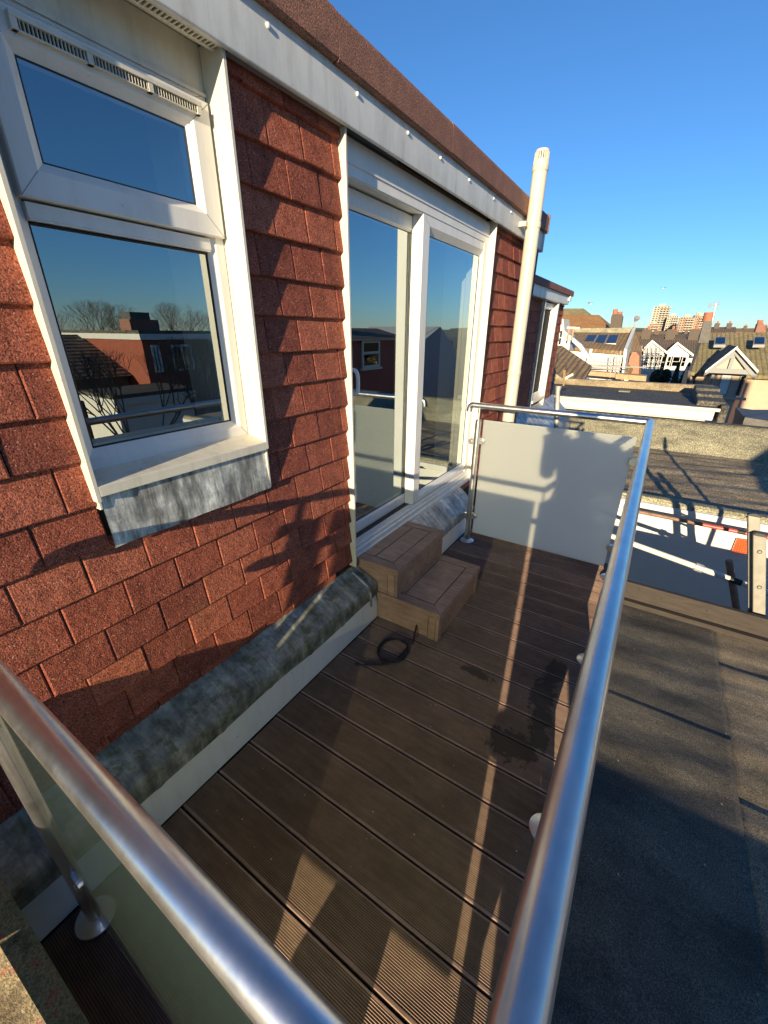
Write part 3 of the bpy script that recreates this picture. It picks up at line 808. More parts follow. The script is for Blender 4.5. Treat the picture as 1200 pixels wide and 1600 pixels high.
def post(x, y, top=.947, z0=0):
    p = MB().tube([(x,y,z0+.002),(x,y,top-.004),(x,y,top)], [.0212,.0212,.018], 20).build('post', M_steel, B, smooth=True)
    MB().tube([(x,y,z0),(x,y,z0+.007),(x,y,z0+.016),(x,y,z0+.020)], [.052,.052,.034,.022], 28).build('flange', M_steel, p, smooth=True)
    MB().tube([(x,y,top),(x,y,RZ-.012)], .0065, 10).build('saddle_stem', M_steel, p, smooth=True)
    return p
def clamp(x, y, z, dx, dy):
    """half-round glass clamp reaching from the post towards (dx,dy)"""
    prof=[]; L_=.046; r=.0225
    for i in range(9):
        a=-math.pi/2+math.pi*i/8; prof.append((L_-r+r*math.cos(a)+.012, r*math.sin(a)))
    prof += [(.016, r),(.016,-r)]
    mb=MB(); t=.0125; px,py = -dy,dx
    vs=[]; 
    for s_ in (-t,t):
        for u,w_ in prof: vs.append((x+dx*u+px*s_, y+dy*u+py*s_, z+w_))
    n=len(prof); fs=[tuple(range(n-1,-1,-1)),tuple(range(n,2*n))]+[(i,(i+1)%n,(i+1)%n+n,i+n) for i in range(n)]
    o_ = mb.add(vs,fs).build('glass_clamp', M_steel, B, bevel=.002)
    for s_ in (-t-.001,t+.001):
        q=(x+dx*.035+px*s_, y+dy*.035+py*s_, z); q2=(q[0]+px*math.copysign(.0015,s_), q[1]+py*math.copysign(.0015,s_), z)
        MB().tube([q,q2], .008, 10).build('clamp_screw', M_steel, o_)
    return o_
post(2.763,.985); post(2.775,-.0185); post(.072,.985); post(.072,-.0185); post(.972,-.0185); post(1.873,-.0185)
for z in (.222,.800):
    clamp(2.763,.985,z,0,-1); clamp(2.763,.985,z-.01,0,1); clamp(2.775,-.0185,z,0,1); clamp(2.775,-.0185,z,-1,0)
    clamp(.072,.985,z,0,-1); clamp(.072,.985,z,0,1); clamp(.072,-.0185,z,0,1); clamp(.072,-.0185,z,1,0)
    for x in (.972,1.873): clamp(x,-.0185,z,1,0); clamp(x,-.0185,z,-1,0)
def panel(x0,x1,y0,y1,z0=.080,z1=.946): return box(x0,x1,y0,y1,z0,z1).build('glass_panel', M_frost, B, bevel=.0015)
panel(2.769,2.779,.027,.951)
box(.067,.077,.030,.948,.080,.946).build('glass_panel', M_near, B, bevel=.0015)
panel(.110,.935,-.0235,-.0135); panel(1.010,1.836,-.0235,-.0135); panel(1.910,2.738,-.0235,-.0135)

# ================================================================== VENT PIPE
V = thing('vent_pipe', 'tall cream plastic soil vent pipe with slotted cowl at the dormer corner', 'pipe', (3.75,1.06,.1))
MB().tube([(3.75,1.06,.1),(3.75,1.06,2.585)], .0525, 28).build('pipe', M_pipe, V, smooth=True)
MB().tube([(3.75,1.06,2.572),(3.75,1.06,2.577),(3.75,1.06,2.61),(3.75,1.06,2.614)], [.054,.0575,.0575,.053], 28).build('cowl_collar', M_pipe, V, smooth=True)
cw = MB()
for i in range(20):
    a = 2*math.pi*i/20; c_,s_ = math.cos(a),math.sin(a); t=.0045
    def q(r,z,sg): return (3.75+c_*r-s_*t*sg, 1.06+s_*r+c_*t*sg, z)
    cw.hexa([q(.046,2.612,-1),q(.053,2.612,-1),q(.053,2.612,1),q(.046,2.612,1)],[q(.043,2.685,-1),q(.050,2.685,-1),q(.050,2.685,1),q(.043,2.685,1)])
cw.tube([(3.75,1.06,2.683),(3.75,1.06,2.700),(3.75,1.06,2.708)], [.050,.044,.020], 24)
cw.tube([(3.75,1.06,2.612),(3.75,1.06,2.640)], [.052,.0515], 24)
cw.build('cowl', M_pipe, V)
MB().tube([(3.75,1.06,2.605),(3.75,1.06,2.685)], .030, 12).build('cowl_core', M_dark, V)
MB().tube([(3.75,1.06,2.225),(3.75,1.06,2.229),(3.75,1.06,2.262),(3.75,1.06,2.266)], [.053,.0565,.0565,.053], 28).build('bracket_band', M_pipe, V, smooth=True)
box(3.64,3.70,1.085,1.139,2.228,2.262).build('bracket_lug', M_pipe, V, bevel=.004)
MB().tube([(3.75,1.06,1.16),(3.75,1.06,1.165),(3.75,1.06,1.20),(3.75,1.06,1.203)], [.0525,.0555,.0555,.0525], 28).build('bracket_band', M_pipe, V, smooth=True)

# ================================================================== NEXT DORMER
N = thing('neighbour_dormer', 'smaller set-back red tile-hung dormer beyond the cream vent pipe', 'dormer', (6,1.5,.4))
box(4.6,7.62,1.525,4.5,.35,2.02).build('backing_wall', M_dark, N)
lay_tiles(N, 4.62, 7.64, .46, 1.90, 1.515, 1.500, [(6.22,6.96,.40,2.2)], M_tile2, TX=4.7, cz=.50, course=.125)
box(4.5,7.55,1.43,1.47,1.905,2.035).build('fascia', M_fascia, N, bevel=.003)
box(7.45,7.55,1.40,1.43,1.95,2.02).build('fascia_end', M_white, N, bevel=.003)
MB().prism([(1.40,2.02),(1.40,2.08),(1.412,2.098),(1.43,2.105),(1.9,2.105),(1.9,2.02)],'x',4.5,7.68).build('coping', M_coping2, N, smooth=True)
box(4.6,7.5,1.43,1.52,1.898,1.905).build('soffit', M_white, N)
box(6.22,6.235,1.46,1.53,.44,1.90).build('trim_board', M_trim, N)
box(6.90,6.96,1.44,1.53,.44,1.90).build('trim_board', M_trim, N)
nw = MB().ring((6.235,6.90,.60,1.88),(6.30,6.84,.68,1.80),1.50,1.56,.01,.01).build('window', M_upvc, N)
box(6.30,6.84,1.535,1.54,.68,1.80).build('pane', M_clear, nw)
box(6.23,6.90,1.44,1.55,.56,.60).build('sill', M_trim, N, bevel=.004)
lv=[];lf=[]
for i in range(41):
    x=4.5+3.4*i/40; a_=mn.noise((x*3,2,2))*.02
    lv += [(x,1.50,.50),(x,1.38+a_,.40+a_),(x,1.22,.24+a_),(x,1.12+a_,.10),(x,1.10,.0)]
for i in range(40):
    for j in range(4): lf.append((i*5+j,i*5+j+1,i*5+j+6,i*5+j+5))
MB().add(lv,lf).build('lead_apron', M_lead_new, N, smooth=True)
for k_ in range(3):
    MB().tube([(5.1+k_*.25,1.18,.18+.05*k_),(5.7+k_*.3,1.12,.14+.05*k_)], .02, 8).build('lead_roll', M_lead_new, N, smooth=True)

# ================================================================== NEIGHBOUR OUTRIGGER
O1 = thing('neighbour_outrigger', 'white rendered outrigger with brown felt flat roof across the gap', 'building', (6.5,-1.5,-4))
box(4.95,8.3,-5.5,1.45,-8.4,-.20).build('wall', M_render, O1)
box(4.90,4.95,-5.5,1.45,-.235,-.155).build('fascia_board', M_white, O1, bevel=.006)
MB().tube([(4.935,1.4,-.150),(4.935,-5.5,-.150)], .012, 8).build('drip_trim', M_greypaint, O1)
o = felt_sheet('felt_roof', 5.06, 8.0, -5.5, 1.45, -.158, M_felt_far, 70, 60, .008, 3.3); o.parent = O1; o.location = -O1.location
MB().prism([(4.925,-.165),(4.925,-.120),(4.95,-.098),(5.02,-.094),(5.08,-.105),(5.15,-.14),(5.15,-.2),(4.95,-.2)],'y',-5.5,1.45).build('kerb', M_mineral, O1, smooth=True)
MB().prism([(7.55,-.16),(7.62,-.10),(8.05,.205),(8.10,.225),(8.17,.222),(8.20,.20),(8.20,-.2),(7.55,-.2)],'y',-5.5,1.45).build('upstand', M_mineral, O1, smooth=True)
MB().prism([(8.055,.222),(8.055,.238),(8.215,.238),(8.215,.15),(8.20,.15),(8.20,.222)],'y',-5.5,1.45).build('upstand_cap', M_felt_dk, O1)

# scaffold poles in the gap
def pole(p, q, r, mat, label, cat='pole', bands=(), couplers=()):
    t = thing('scaffold_pole', label, cat, p, 'scaffold poles in the gap between the outriggers')
    MB().tube([p,q], r, 14).build('tube', mat, t, smooth=True)
    P_, Q_ = Vector(p), Vector(q)
    for a,b_,m_ in bands: MB().tube([P_.lerp(Q_,a),P_.lerp(Q_,b_)], r*1.04, 14).build('tape_band', m_, t)
    for a in couplers:
        c = P_.lerp(Q_,a); d=(Q_-P_).normalized()
        MB().tube([c-d*.03,c+d*.03], r*1.5, 8).build('coupler', M_galv, t, bevel=.004)
    return t
pole(tuple(at(940,832,3.8)), tuple(at(1260,948,3.8)), .0235, M_trim, 'pale scaffold pole with black tape crossing the shaded white wall', bands=((.665,.72,M_black),(.735,.775,M_trim)), couplers=(.52,))
pole(tuple(at(980,796,4.72)), tuple(at(1290,858,4.72)), .019, M_rust, 'red and rusty scaffold pole along the top of the white wall', bands=((.42,.60,M_red),(.64,1.0,M_red),(.60,.64,M_black)))
pole(tuple(at(1139,876,4.0)), tuple(at(1158,1000,4.0)), .026, M_rust, 'short brown upright pole below the taped pole')
pole((3.25,-1.13,-.45),(3.25,-1.13,.86), .022, M_galv, 'upright galvanised pole just outside the right of the view', couplers=(.9,))
# orange mesh bag
bg_ = MB(); 
pA, pB, pC, pD = at(1152,842,4.915), at(1178,846,4.915), at(1176,866,4.915), at(1144,862,4.915)
for i in range(9):
    t=i/8
    bg_.tube([pA.lerp(pB,t), pD.lerp(pC,t)], .0048, 5); bg_.tube([pA.lerp(pD,t), pB.lerp(pC,t)], .0048, 5)
tag(bg_.build('mesh_tag', M_orange), 'bright orange plastic mesh hanging on the white wall by the ladder', 'mesh')
# ladder: two aluminium sections standing at the roof edge, seen nearly edge-on
LD = thing('ladder', 'aluminium extension ladder standing past the roof edge at the far right', 'ladder', (3.17,-.8,-3))
def ladder_section(xa, ya, ztop, w, sx):
    lean = .285
    for k_, xx in enumerate((xa, xa+.36)):
        top = Vector((xx,ya-.075*k_,ztop-.135*k_)); bot = Vector((xx,ya-.075*k_-lean*(ztop+6),-6.0))
        st = MB().hexa([bot+Vector(v) for v in ((-sx,-w,0),(sx,-w,0),(sx,w,0),(-sx,w,0))],[top+Vector(v) for v in ((-sx,-w,0),(sx,-w,0),(sx,w,0),(-sx,w,0))]).build('stile', M_alu, LD, bevel=.004)
        mb = MB(); pr=[]
        for i in range(9):
            a_=math.pi*i/8; pr.append((top.y-(w+.004)*math.cos(a_), top.z-.002+.020*math.sin(a_)))
        mb.prism(pr,'x',xx-sx-.004,xx+sx+.004).build('end_cap', M_plug, st, bevel=.002)
        if k_ == 0:
            for i in range(7):
                z = ztop-.10-.235*i; y = ya-lean*(ztop-z)
                MB().tube([(xx-sx-.002,y,z),(xx-sx+.004,y,z)], .0125, 14).build('rung_plug', M_plug, st)
                MB().tube([(xx-sx-.0035,y,z),(xx-sx+.004,y,z)], .0075, 10).build('rung_end', M_alu, st)
    for i in range(24):
        z = ztop-.10-.235*i; y = ya-lean*(ztop-z)
        MB().tube([(xa+sx-.001,y,z),(xa+.36-sx+.001,y-.075,z-.10)], .0135, 10).build('rung', M_alu, LD, smooth=True)
ladder_section(3.19,-.690,.470,.030,.013)
ladder_section(3.135,-.738,.370,.032,.013)
box(3.09,3.125,-.96,-.86,-.285,-.255).build('foot_bracket', M_white, LD, bevel=.003)

# ================================================================== MIDDLE DISTANCE
def solid(name, pts_front, depth, mat, parent, **k):
    """outline in a plane of constant x pushed back by depth"""
    mb=MB(); n=len(pts_front)
    vs=[tuple(p) for p in pts_front]+[(p[0]+depth,p[1],p[2]) for p in pts_front]
    fs=[tuple(range(n-1,-1,-1)),tuple(range(n,2*n))]+[(i,(i+1)%n,(i+1)%n+n,i+n) for i in range(n)]
    return mb.add(vs,fs).build(name, mat, parent, **k)
def slab(name, pts, th, mat, parent, **k):
    mb=MB(); n=len(pts); vs=[tuple(p) for p in pts]+[(p[0],p[1],p[2]-th) for p in pts]
    fs=[tuple(range(n)),tuple(range(2*n-1,n-1,-1))]+[(i,(i+1)%n,(i+1)%n+n,i+n) for i in range(n)]
    return mb.add(vs,fs).build(name, mat, parent, **k)
def wbox(x, y0, y1, z0, z1, parent, mat=None, bars=1, frame=.07, depth=.12, fm=None):
    w = MB().ring((0,1,0,1),(0.1,.9,.1,.9),0,.1) if False else MB()
    X_=x
    w.box(X_-.03,X_+depth,y0,y0+frame,z0,z1); w.box(X_-.03,X_+depth,y1-frame,y1,z0,z1)
    w.box(X_-.03,X_+depth,y0+frame,y1-frame,z0,z0+frame); w.box(X_-.03,X_+depth,y0+frame,y1-frame,z1-frame,z1)
    for i in range(bars):
        zz=z0+(z1-z0)*(i+1)/(bars+1); w.box(X_-.02,X_+depth,y0+frame,y1-frame,zz-frame*.35,zz+frame*.35)
    f_=w.build('window', fm or M_white, parent)
    box(X_+.01,X_+.03,y0+frame,y1-frame,z0+frame,z1-frame).build('pane', mat or M_clear, f_)
    return f_

# B: low dark felt roof with white gutter
TB = thing('low_felt_roof_building', 'low dark felt roof with long white gutter board beyond the parapet', 'building', (12.5,.3,-4))
box(11.2,14.6,-1.05,2.6,-8.4,-.02).build('wall', M_render, TB)
MB().hexa([(11.0,-1.15,-.17),(11.22,-1.15,-.17),(11.22,3.4,-.17),(11.0,3.4,-.17)],[(10.94,-1.15,.085),(11.22,-1.15,.085),(11.22,3.4,.10),(10.94,3.4,.10)]).build('gutter_board', M_white, TB, bevel=.01)
box(10.86,10.95,-1.22,3.4,.035,.10).build('gutter', M_trim, TB, bevel=.015)
slab('felt_roof', [(10.96,3.4,.115),(10.96,-1.18,.10),(14.3,-1.25,.03),(14.3,3.4,.03)], .08, M_felt_dk, TB)
par = [(14.3,3.6,1.15),(14.3,3.25,1.02),(14.3,2.98,.68),(14.3,2.75,.33),(14.3,2.52,.20),(14.3,-1.3,.235),(14.3,-1.3,-1),(14.3,3.6,-1)]
solid('parapet', [Vector(p) for p in par], .22, M_felt_far, TB)
box(10.96,14.5,-1.36,-1.22,-.2,.16).build('end_kerb', M_felt_dk, TB, bevel=.02)
box(13.0,13.35,.55,.82,.05,.09).build('loose_slab', M_mineral, TB)
for i,(x_,z_) in enumerate(((11.2,.2),(11.9,.26),(12.7,.31))):
    box(x_,x_+.75,-1.30,-.82,.03,z_).build('stepped_flashing', M_felt_dk, TB, bevel=.02)
# small pipes near the far handrail
P1 = thing('short_vent_pipe', 'stubby grey vent pipe standing behind the far handrail', 'pipe', (5.3,.98,-.1))
b0=at(869,690,5.3); b1=at(873,603,5.3)
MB().tube([(b0.x,b0.y,-.15),b0,b1+Vector((0,0,-.06)),b1], [.030,.030,.026,.036], 16).build('pipe', M_galv, P1, smooth=True)
MB().tube([b1,b1+Vector((0,0,.02))],.02,12).build('pipe_mouth', M_dark, P1)
tag(MB().hexa([at(879,603,9),at(882,603,9),at(882,603,9.05),at(879,603,9.05)],[at(880,578,9),at(884,578,9),at(884,578,9.05),at(880,578,9.05)]).build('timber_stake', M_timber), 'dark timber stake poking up behind the grey pipe', 'stake')
tag(MB().hexa([at(880,595,9.2),at(880,591,9.2),at(880,591,9.3),at(880,595,9.3)],[at(896,586,9.2),at(895,583,9.2),at(895,583,9.3),at(896,586,9.3)]).build('roof_offcut', M_white), 'pale offcut lying against the timber stake', 'offcut')

# C: brown tiled slope left
TC = thing('tiled_outhouse', 'brown tiled roof slope dropping towards the curved parapet', 'building', (20,4.5,-4))
slab('roof', [at(862,540,26),at(878,540,26),at(925,572,20),at(905,606,17),at(846,620,17)], .15, M_rt_brown, TC)
box(19.5,24.5,3.0,8,-8.4,-.6).build('wall', M_render, TC)
for i in range(3):
    p=at(872+i*16,553+i*9,22.5-i*1.1); q=at(860+i*17,600,18.3); 
    MB().tube([p+Vector((0,0,.03)),q+Vector((0,0,.03))], .03, 6).build('roof_batten', M_rt_dark, TC)
TC2 = thing('white_gabled_house', 'white rendered house end with sloping parapet just past the next dormer', 'building', (30,6,-4))
solid('wall', [at(866,500,30),at(880,498,30),at(882,518,30),at(892,528,30),at(889,548,30),at(866,548,30)], 2, M_render, TC2)
wbox(29.9, at(879,530,29.9).y, at(872,530,29.9).y, at(876,540,29.9).z, at(876,515,29.9).z, TC2)
solid('verge_coping', [at(881,516,29.8),at(908,538,29.8),at(924,560,29.8),at(920,563,29.8),at(903,542,29.8),at(879,521,29.8)], .4, M_white, TC2)
MB().tube([at(886,512,29),at(906,513,29)],.07,6).build('rail_tube', M_white, TC2)
for k_ in (890,897):
    MB().tube([at(k_,510,29),at(k_-4,532,29)],.05,6).build('rail_tube', M_board_new, TC2)
# D: white house with solar panels
TD = thing('solar_roof_house', 'white house with mossy brown roof carrying three solar panels', 'building', (44,4.2,-4))
XD=40
w0=at(903,546,XD); w1=at(976,547,XD)
r0=at(893,520,47); r1=at(990,518,47)
box(XD,XD+8,w1.y+.05,w0.y+1.8,-8.4,w0.z-.05).build('wall', M_render, TD)
slab('roof', [at(886,542,XD-.3),at(976,549,XD-.3),at(991,520,47),at(893,519,47)], .25, M_rt_brown, TD)
pr_=[at(895,513,47),at(992,512,47),at(992,520,47),at(895,521,47)]
solid('ridge_parapet', pr_, .6, M_mineral, TD)
gw=[at(976,546,XD-.4),at(992,513,47.2),at(995,513,47.2),at(980,548,XD-.4)]
MB().hexa([at(974,590,XD-.4),at(971,590,XD-.4),at(978,546,47.2),at(985,546,47.2)],[at(980,546,XD-.4),at(975,545,XD-.4),at(989,511,47.2),at(994,511,47.2)]).build('party_parapet', M_white, TD)
sp_=[]
dxn=(at(967,527,44.4)-at(918,527,44.4)).normalized()
for i in range(3):
    a0=918+i*16.6; b0_=909+i*18
    q0=at(a0,527.5,44.5); q1=at(a0+15.6,527.5,44.5); q2=at(b0_+16.8,541,42.0); q3=at(b0_,541,42.0)
    up_=Vector((-.1,0,.22))
    fr=slab('solar_panel', [q0+up_,q1+up_,q2+up_,q3+up_], .08, M_galv, TD)
    c_=(q0+q1+q2+q3)/4
    slab('solar_cell_sheet', [p.lerp(c_,.09)+up_+Vector((-.02,0,.03)) for p in (q0,q1,q2,q3)], .02, M_solar, fr)
solid('scaffold_boards', [at(914,580,XD-1.8),at(962,583,XD-1.8),at(962,590,XD-1.8),at(914,586,XD-1.8)], 1.2, M_board_new, TD)
SC = thing('house_scaffold', 'scaffold of thin tubes in front of the white solar-roof house', 'scaffold', (38,3,-4))
for (x0_,y0_,x1_,y1_) in ((924,545,911,592),(965,552,960,588),(970,548,966,588),(918,565,972,567),(917,570,971,573),(915,575,970,578),(913,573,1010,574),(955,553,953,590)):
    MB().tube([at(x0_,y0_,38.2),at(x1_,y1_,38.2)], .05 if x0_!=924 else .12, 6).build('tube', M_galv if x0_!=924 else M_white, SC)
SB = thing('scaffold_deck', 'long orange timber scaffold boards in front of the brick gable', 'scaffold', (38,.8,-2))
solid('board_edge', [at(962,584,38),at(1010,588,38),at(1009,596,38),at(962,592,38)], 1.4, M_board_new, SB)

# E: hipped orange roofs and chimney
TE = thing('hipped_roof_house', 'orange lichen-covered hipped roofs above the neighbour dormer', 'building', (84,12,-3))
MB().add([at(862,512,76),at(952,513,76),at(936,492,84),at(915,492,84),at(862,492,84),at(960,512,96),at(862,512,96)],[(0,1,2,3,4),(1,5,2),(0,4,6),(2,5,6,4,3)]).build('roof', M_rt_orange, TE)
MB().add([at(862,505,92),at(930,500,92),at(912,482,98),at(862,482,98),at(934,500,106),at(862,500,106)],[(0,1,2,3),(1,4,2),(2,4,5,3)]).build('roof', M_rt_olive, TE)
e0=at(950,512,76); e1=at(862,512,76)
box(76.3,96,e0.y,e1.y,-8.4,e0.z).build('wall', M_brick, TE)
CH = thing('chimney_stack', 'dark brick chimney with two orange pots beside the solar roof', 'chimney', (70,7,-3))
solid('stack', [at(953,514,70),at(970,514,70),at(973,495,70),at(971,491,70),at(957,491,70),at(955,495,70)], 1.2, M_brick_dark, CH)
for a_,b_,t_ in ((958,964,483),(966,971,487)):
    p=at((a_+b_)/2,491,70.5); q=at((a_+b_)/2+.8,t_,70.5)
    MB().tube([p,q], [.33,.27], 10).build('chimney_pot', M_pot, CH, smooth=True)
AE = thing('satellite_dish', 'small satellite dish on a pole at the end of the solar-roof house', 'dish', (47,1.9,1))
MB().tube([at(989,520,46.5),at(993,501,46.5)], .05, 6).build('pole', M_galv, AE)
MB().tube([at(992,502,46.5),at(996,496,46.3)], [.08,.26], 14).build('dish', M_galv, AE)

# G: pair of white gabled houses + dark roofs
def gable(px_, apex_y, half, eave_y, base_y, X, label, hw=None):
    t = thing('gabled_house', label, 'house', tuple(at(px_,base_y,X)), 'white gabled houses in the middle distance')
    l,r,a = at(px_-half,eave_y,X), at(px_+half+6,eave_y,X), at(px_,apex_y,X)
    lb,rb = at(px_-half-2,base_y,X), at(px_+half+4,base_y,X)
    lb.y=l.y; rb.y=r.y
    solid('wall', [Vector((X,l.y,-8.4)),Vector((X,r.y,-8.4)),r,a,l], 8, M_render, t)
    ov=.35
    slab('roof', [a+Vector((-ov,0,.16)),l+Vector((-ov,.5,-.2)),l+Vector((8,.5,-.2)),a+Vector((8,0,.16))], .12, M_rt_dark, t)
    slab('roof', [a+Vector((-ov,0,.16)),a+Vector((8,0,.16)),r+Vector((8,-.5,-.2)),r+Vector((-ov,-.5,-.2))], .12, M_rt_dark, t)
    for s0,s1 in ((l+Vector((-ov-.05,.5,-.2)),a+Vector((-ov-.05,0,.16))),(a+Vector((-ov-.05,0,.16)),r+Vector((-ov-.05,-.5,-.2)))):
        MB().hexa([s0,s0+Vector((.1,0,0)),s1+Vector((.1,0,0)),s1],[s0-Vector((0,0,.28)),s0-Vector((-.1,0,.28)),s1-Vector((-.1,0,.28)),s1-Vector((0,0,.28))]).build('bargeboard', M_white, t)
    return t,l,r,a
XG=74
g1,l,r,a = gable(1019,533,13,548,592,XG,'white gabled house wrapped in thin scaffold, left of the pair')
for k_ in (-8,-1,6,11):
    y_=at(1019+k_,560,XG).y; wbox(XG-.05,y_-.35,y_+.35,at(1019,572,XG).z,at(1019,553,XG).z,g1,bars=1)
SG = thing('gable_scaffold', 'thin scaffold tubes across the front of the left white gabled house', 'scaffold', tuple(at(1018,590,72)))
for k_ in (-16,-9,-2,5,12):
    MB().tube([at(1019+k_,540,72),at(1015+k_,594,72)], .07, 5).build('tube', M_galv, SG)
for yy in (548,556,565,574,582):
    MB().tube([at(1000,yy,72),at(1038,yy+1,72)], .07, 5).build('tube', M_galv, SG)
g2,l,r,a = gable(1058,536,14,551,592,XG+1,'white gabled house with bay windows and dark lower wall, right of the pair')
for k_,w_ in ((-12,.35),(-2,.7),(8,.4)):
    y_=at(1058+k_,566,XG+1).y; wbox(XG+.95,y_-w_,y_+w_,at(1058,573,XG+1).z,at(1058,557,XG+1).z,g2,bars=1)
RD = thing('dark_roof_terrace', 'long dark tiled terrace roof behind the two white gables', 'building', (86,-1,-3))
slab('roof', [at(985,552,78),at(1092,553,78),at(1094,528,88),at(1000,526,88)], .3, M_rt_dark, RD)
box(80,92,at(1092,553,80).y,at(985,553,80).y,-8.4,at(1000,553,80).z-.3).build('wall', M_render, RD)
for p_ in (1046,1008,1082):
    q=at(p_,528,87)
    c_=box(q.x-.5,q.x+.7,q.y-.7,q.y+.6,q.z-1.2,q.z+1.3).build('chimney', M_brick_dark, RD)
    MB().tube([(q.x,q.y-.2,q.z+1.3),(q.x,q.y-.2,q.z+1.8)],.2,8).build('chimney_pot', M_pot, c_)
OB = thing('brick_gable', 'small orange brick gable wall under scaffold beside the white gables', 'building', tuple(at(990,590,60)))
solid('wall', [at(977,592,60),at(998,592,60),at(999,556,60),at(994,550,60),at(988,550,60),at(984,558,60)], 5, M_brick_orange, OB)
slab('roof', [at(960,566,58),at(984,585,58),at(1004,548,66),at(993,520,70)], .3, M_rt_brown, OB)

# evergreens in front of the gables
def evergreen(px_, base_y, top_y, half, X, label, n=900, dark=M_leaf, conical=True):
    b_=at(px_,base_y,X); t_=at(px_,top_y,X); rad=abs(at(px_+half,base_y,X).y-b_.y); H=t_.z-b_.z
    t=thing('evergreen_tree', label, 'tree', tuple(b_), 'dark evergreens below the white gables')
    MB().tube([(b_.x,b_.y,b_.z-1),(b_.x,b_.y,b_.z+H*.8)],[.12,.03],7).build('trunk', M_twig, t)
    mb=MB()
    for i in range(n):
        u=random.random()**.8; rr=rad*((1-u) if conical else math.sqrt(max(0,1-(2*u-1)**2))*.9+.1)*random.uniform(.5,1.08)
        a_=random.uniform(0,6.283); c=Vector((b_.x+rr*math.cos(a_), b_.y+rr*math.sin(a_), b_.z+u*H-.12*rr))
        s_=random.uniform(.10,.22); d=Vector((random.uniform(-1,1),random.uniform(-1,1),random.uniform(-.7,.7))).normalized(); e=d.orthogonal().normalized()
        mb.add([c-d*s_,c+e*s_*.6,c+d*s_,c-e*s_*.6],[(0,1,2,3)])
    mb.build('crown', dark, t)
for q in ((1022,600,578,9,64,'broad low evergreen, leftmost of the dark trees'),(1036,600,577,9,65,'round dark evergreen second from the left of the trees'),(1052,600,566,6,63,'pointed silvery evergreen in the middle of the dark trees'),(1068,600,567,11,66,'tallest dark evergreen beside the peach house')):
    evergreen(*q, conical=q[4] in (63,66))

# H: peach house
TH = thing('peach_house', 'peach rendered house with mossy roof, timbered gable and bay window at the right', 'house', tuple(at(1150,655,40)))
XH=40
l=at(1078,583,XH); r=at(1230,590,XH)
box(XH,XH+9,r.y-6,l.y,-8.4,l.z-.05).build('wall', M_render_pink, TH)
slab('roof', [at(1076,581,XH-.5),at(1240,589,XH-.5),at(1250,521,48.5),at(1098,523,48.5)], .25, M_rt_olive, TH)
solid('ridge', [at(1098,520,48.6),at(1250,518,48.6),at(1250,523,48.6),at(1098,525,48.6)], .3, M_rt_dark, TH)
MB().hexa([at(1072,600,XH-.6),at(1076,600,XH-.6),at(1098,560,49),at(1094,560,49)],[at(1076,579,XH-.6),at(1080,580,XH-.6),at(1101,521,49),at(1095,521,49)]).build('party_parapet', M_slate, TH)
for (a_,b_) in ((1117,1135),(1178,1196)):
    q=[at(a_-1,530,45.6),at(b_-1,530,45.6),at(b_-2,542,43.8),at(a_-2.5,542,43.8)]; u_=Vector((-.08,0,.16))
    fr=slab('skylight', [p+u_ for p in q], .2, M_greypaint, TH)
    c_=sum(q,Vector())/4
    slab('pane', [p.lerp(c_,.22)+u_+Vector((-.03,0,.05)) for p in q], .04, M_clear, fr)
# gable dormer
XGb=37.6
ap=at(1150,545,XGb); gl=at(1101,581,XGb); grr=at(1182,583,XGb)
solid('gable_wall', [gl+Vector((.2,-.2,0)),grr+Vector((.2,.2,0)),ap+Vector((.2,0,-.15))], 5.5, M_render_gable, TH)
for a_,b_ in ((gl,ap),(ap,grr)):
    MB().hexa([a_+Vector((-.35,0,.06)),a_+Vector((5,0,.06)),b_+Vector((5,0,.16)),b_+Vector((-.35,0,.16))],
              [a_+Vector((-.35,0,-.10)),a_+Vector((5,0,-.10)),b_+Vector((5,0,-.02)),b_+Vector((-.35,0,-.02))]).build('gable_roof', M_rt_dark, TH)
    MB().hexa([a_+Vector((-.42,0,.10)),a_+Vector((-.33,0,.10)),b_+Vector((-.33,0,.20)),b_+Vector((-.42,0,.20))],
              [a_+Vector((-.42,0,-.06)),a_+Vector((-.33,0,-.06)),b_+Vector((-.33,0,.02)),b_+Vector((-.42,0,.02))]).build('bargeboard', M_white, TH)
    MB().hexa([a_+Vector((-.1,0,-.07)),a_+Vector((.18,0,-.07)),b_+Vector((.18,0,.0)),b_+Vector((-.1,0,.0))],
              [a_+Vector((-.1,0,-.34)),a_+Vector((.18,0,-.34)),b_+Vector((.18,0,-.46)),b_+Vector((-.1,0,-.46))]).build('timber', M_greypaint, TH)
m_=(gl+grr)/2
box(XGb-.02,XGb+.18,ap.y-.10,ap.y+.10,gl.z,ap.z-.4).build('timber', M_greypaint, TH)
box(XGb-.05,XGb+.18,grr.y+.2,gl.y-.2,gl.z-.05,gl.z+.25).build('timber', M_greypaint, TH)
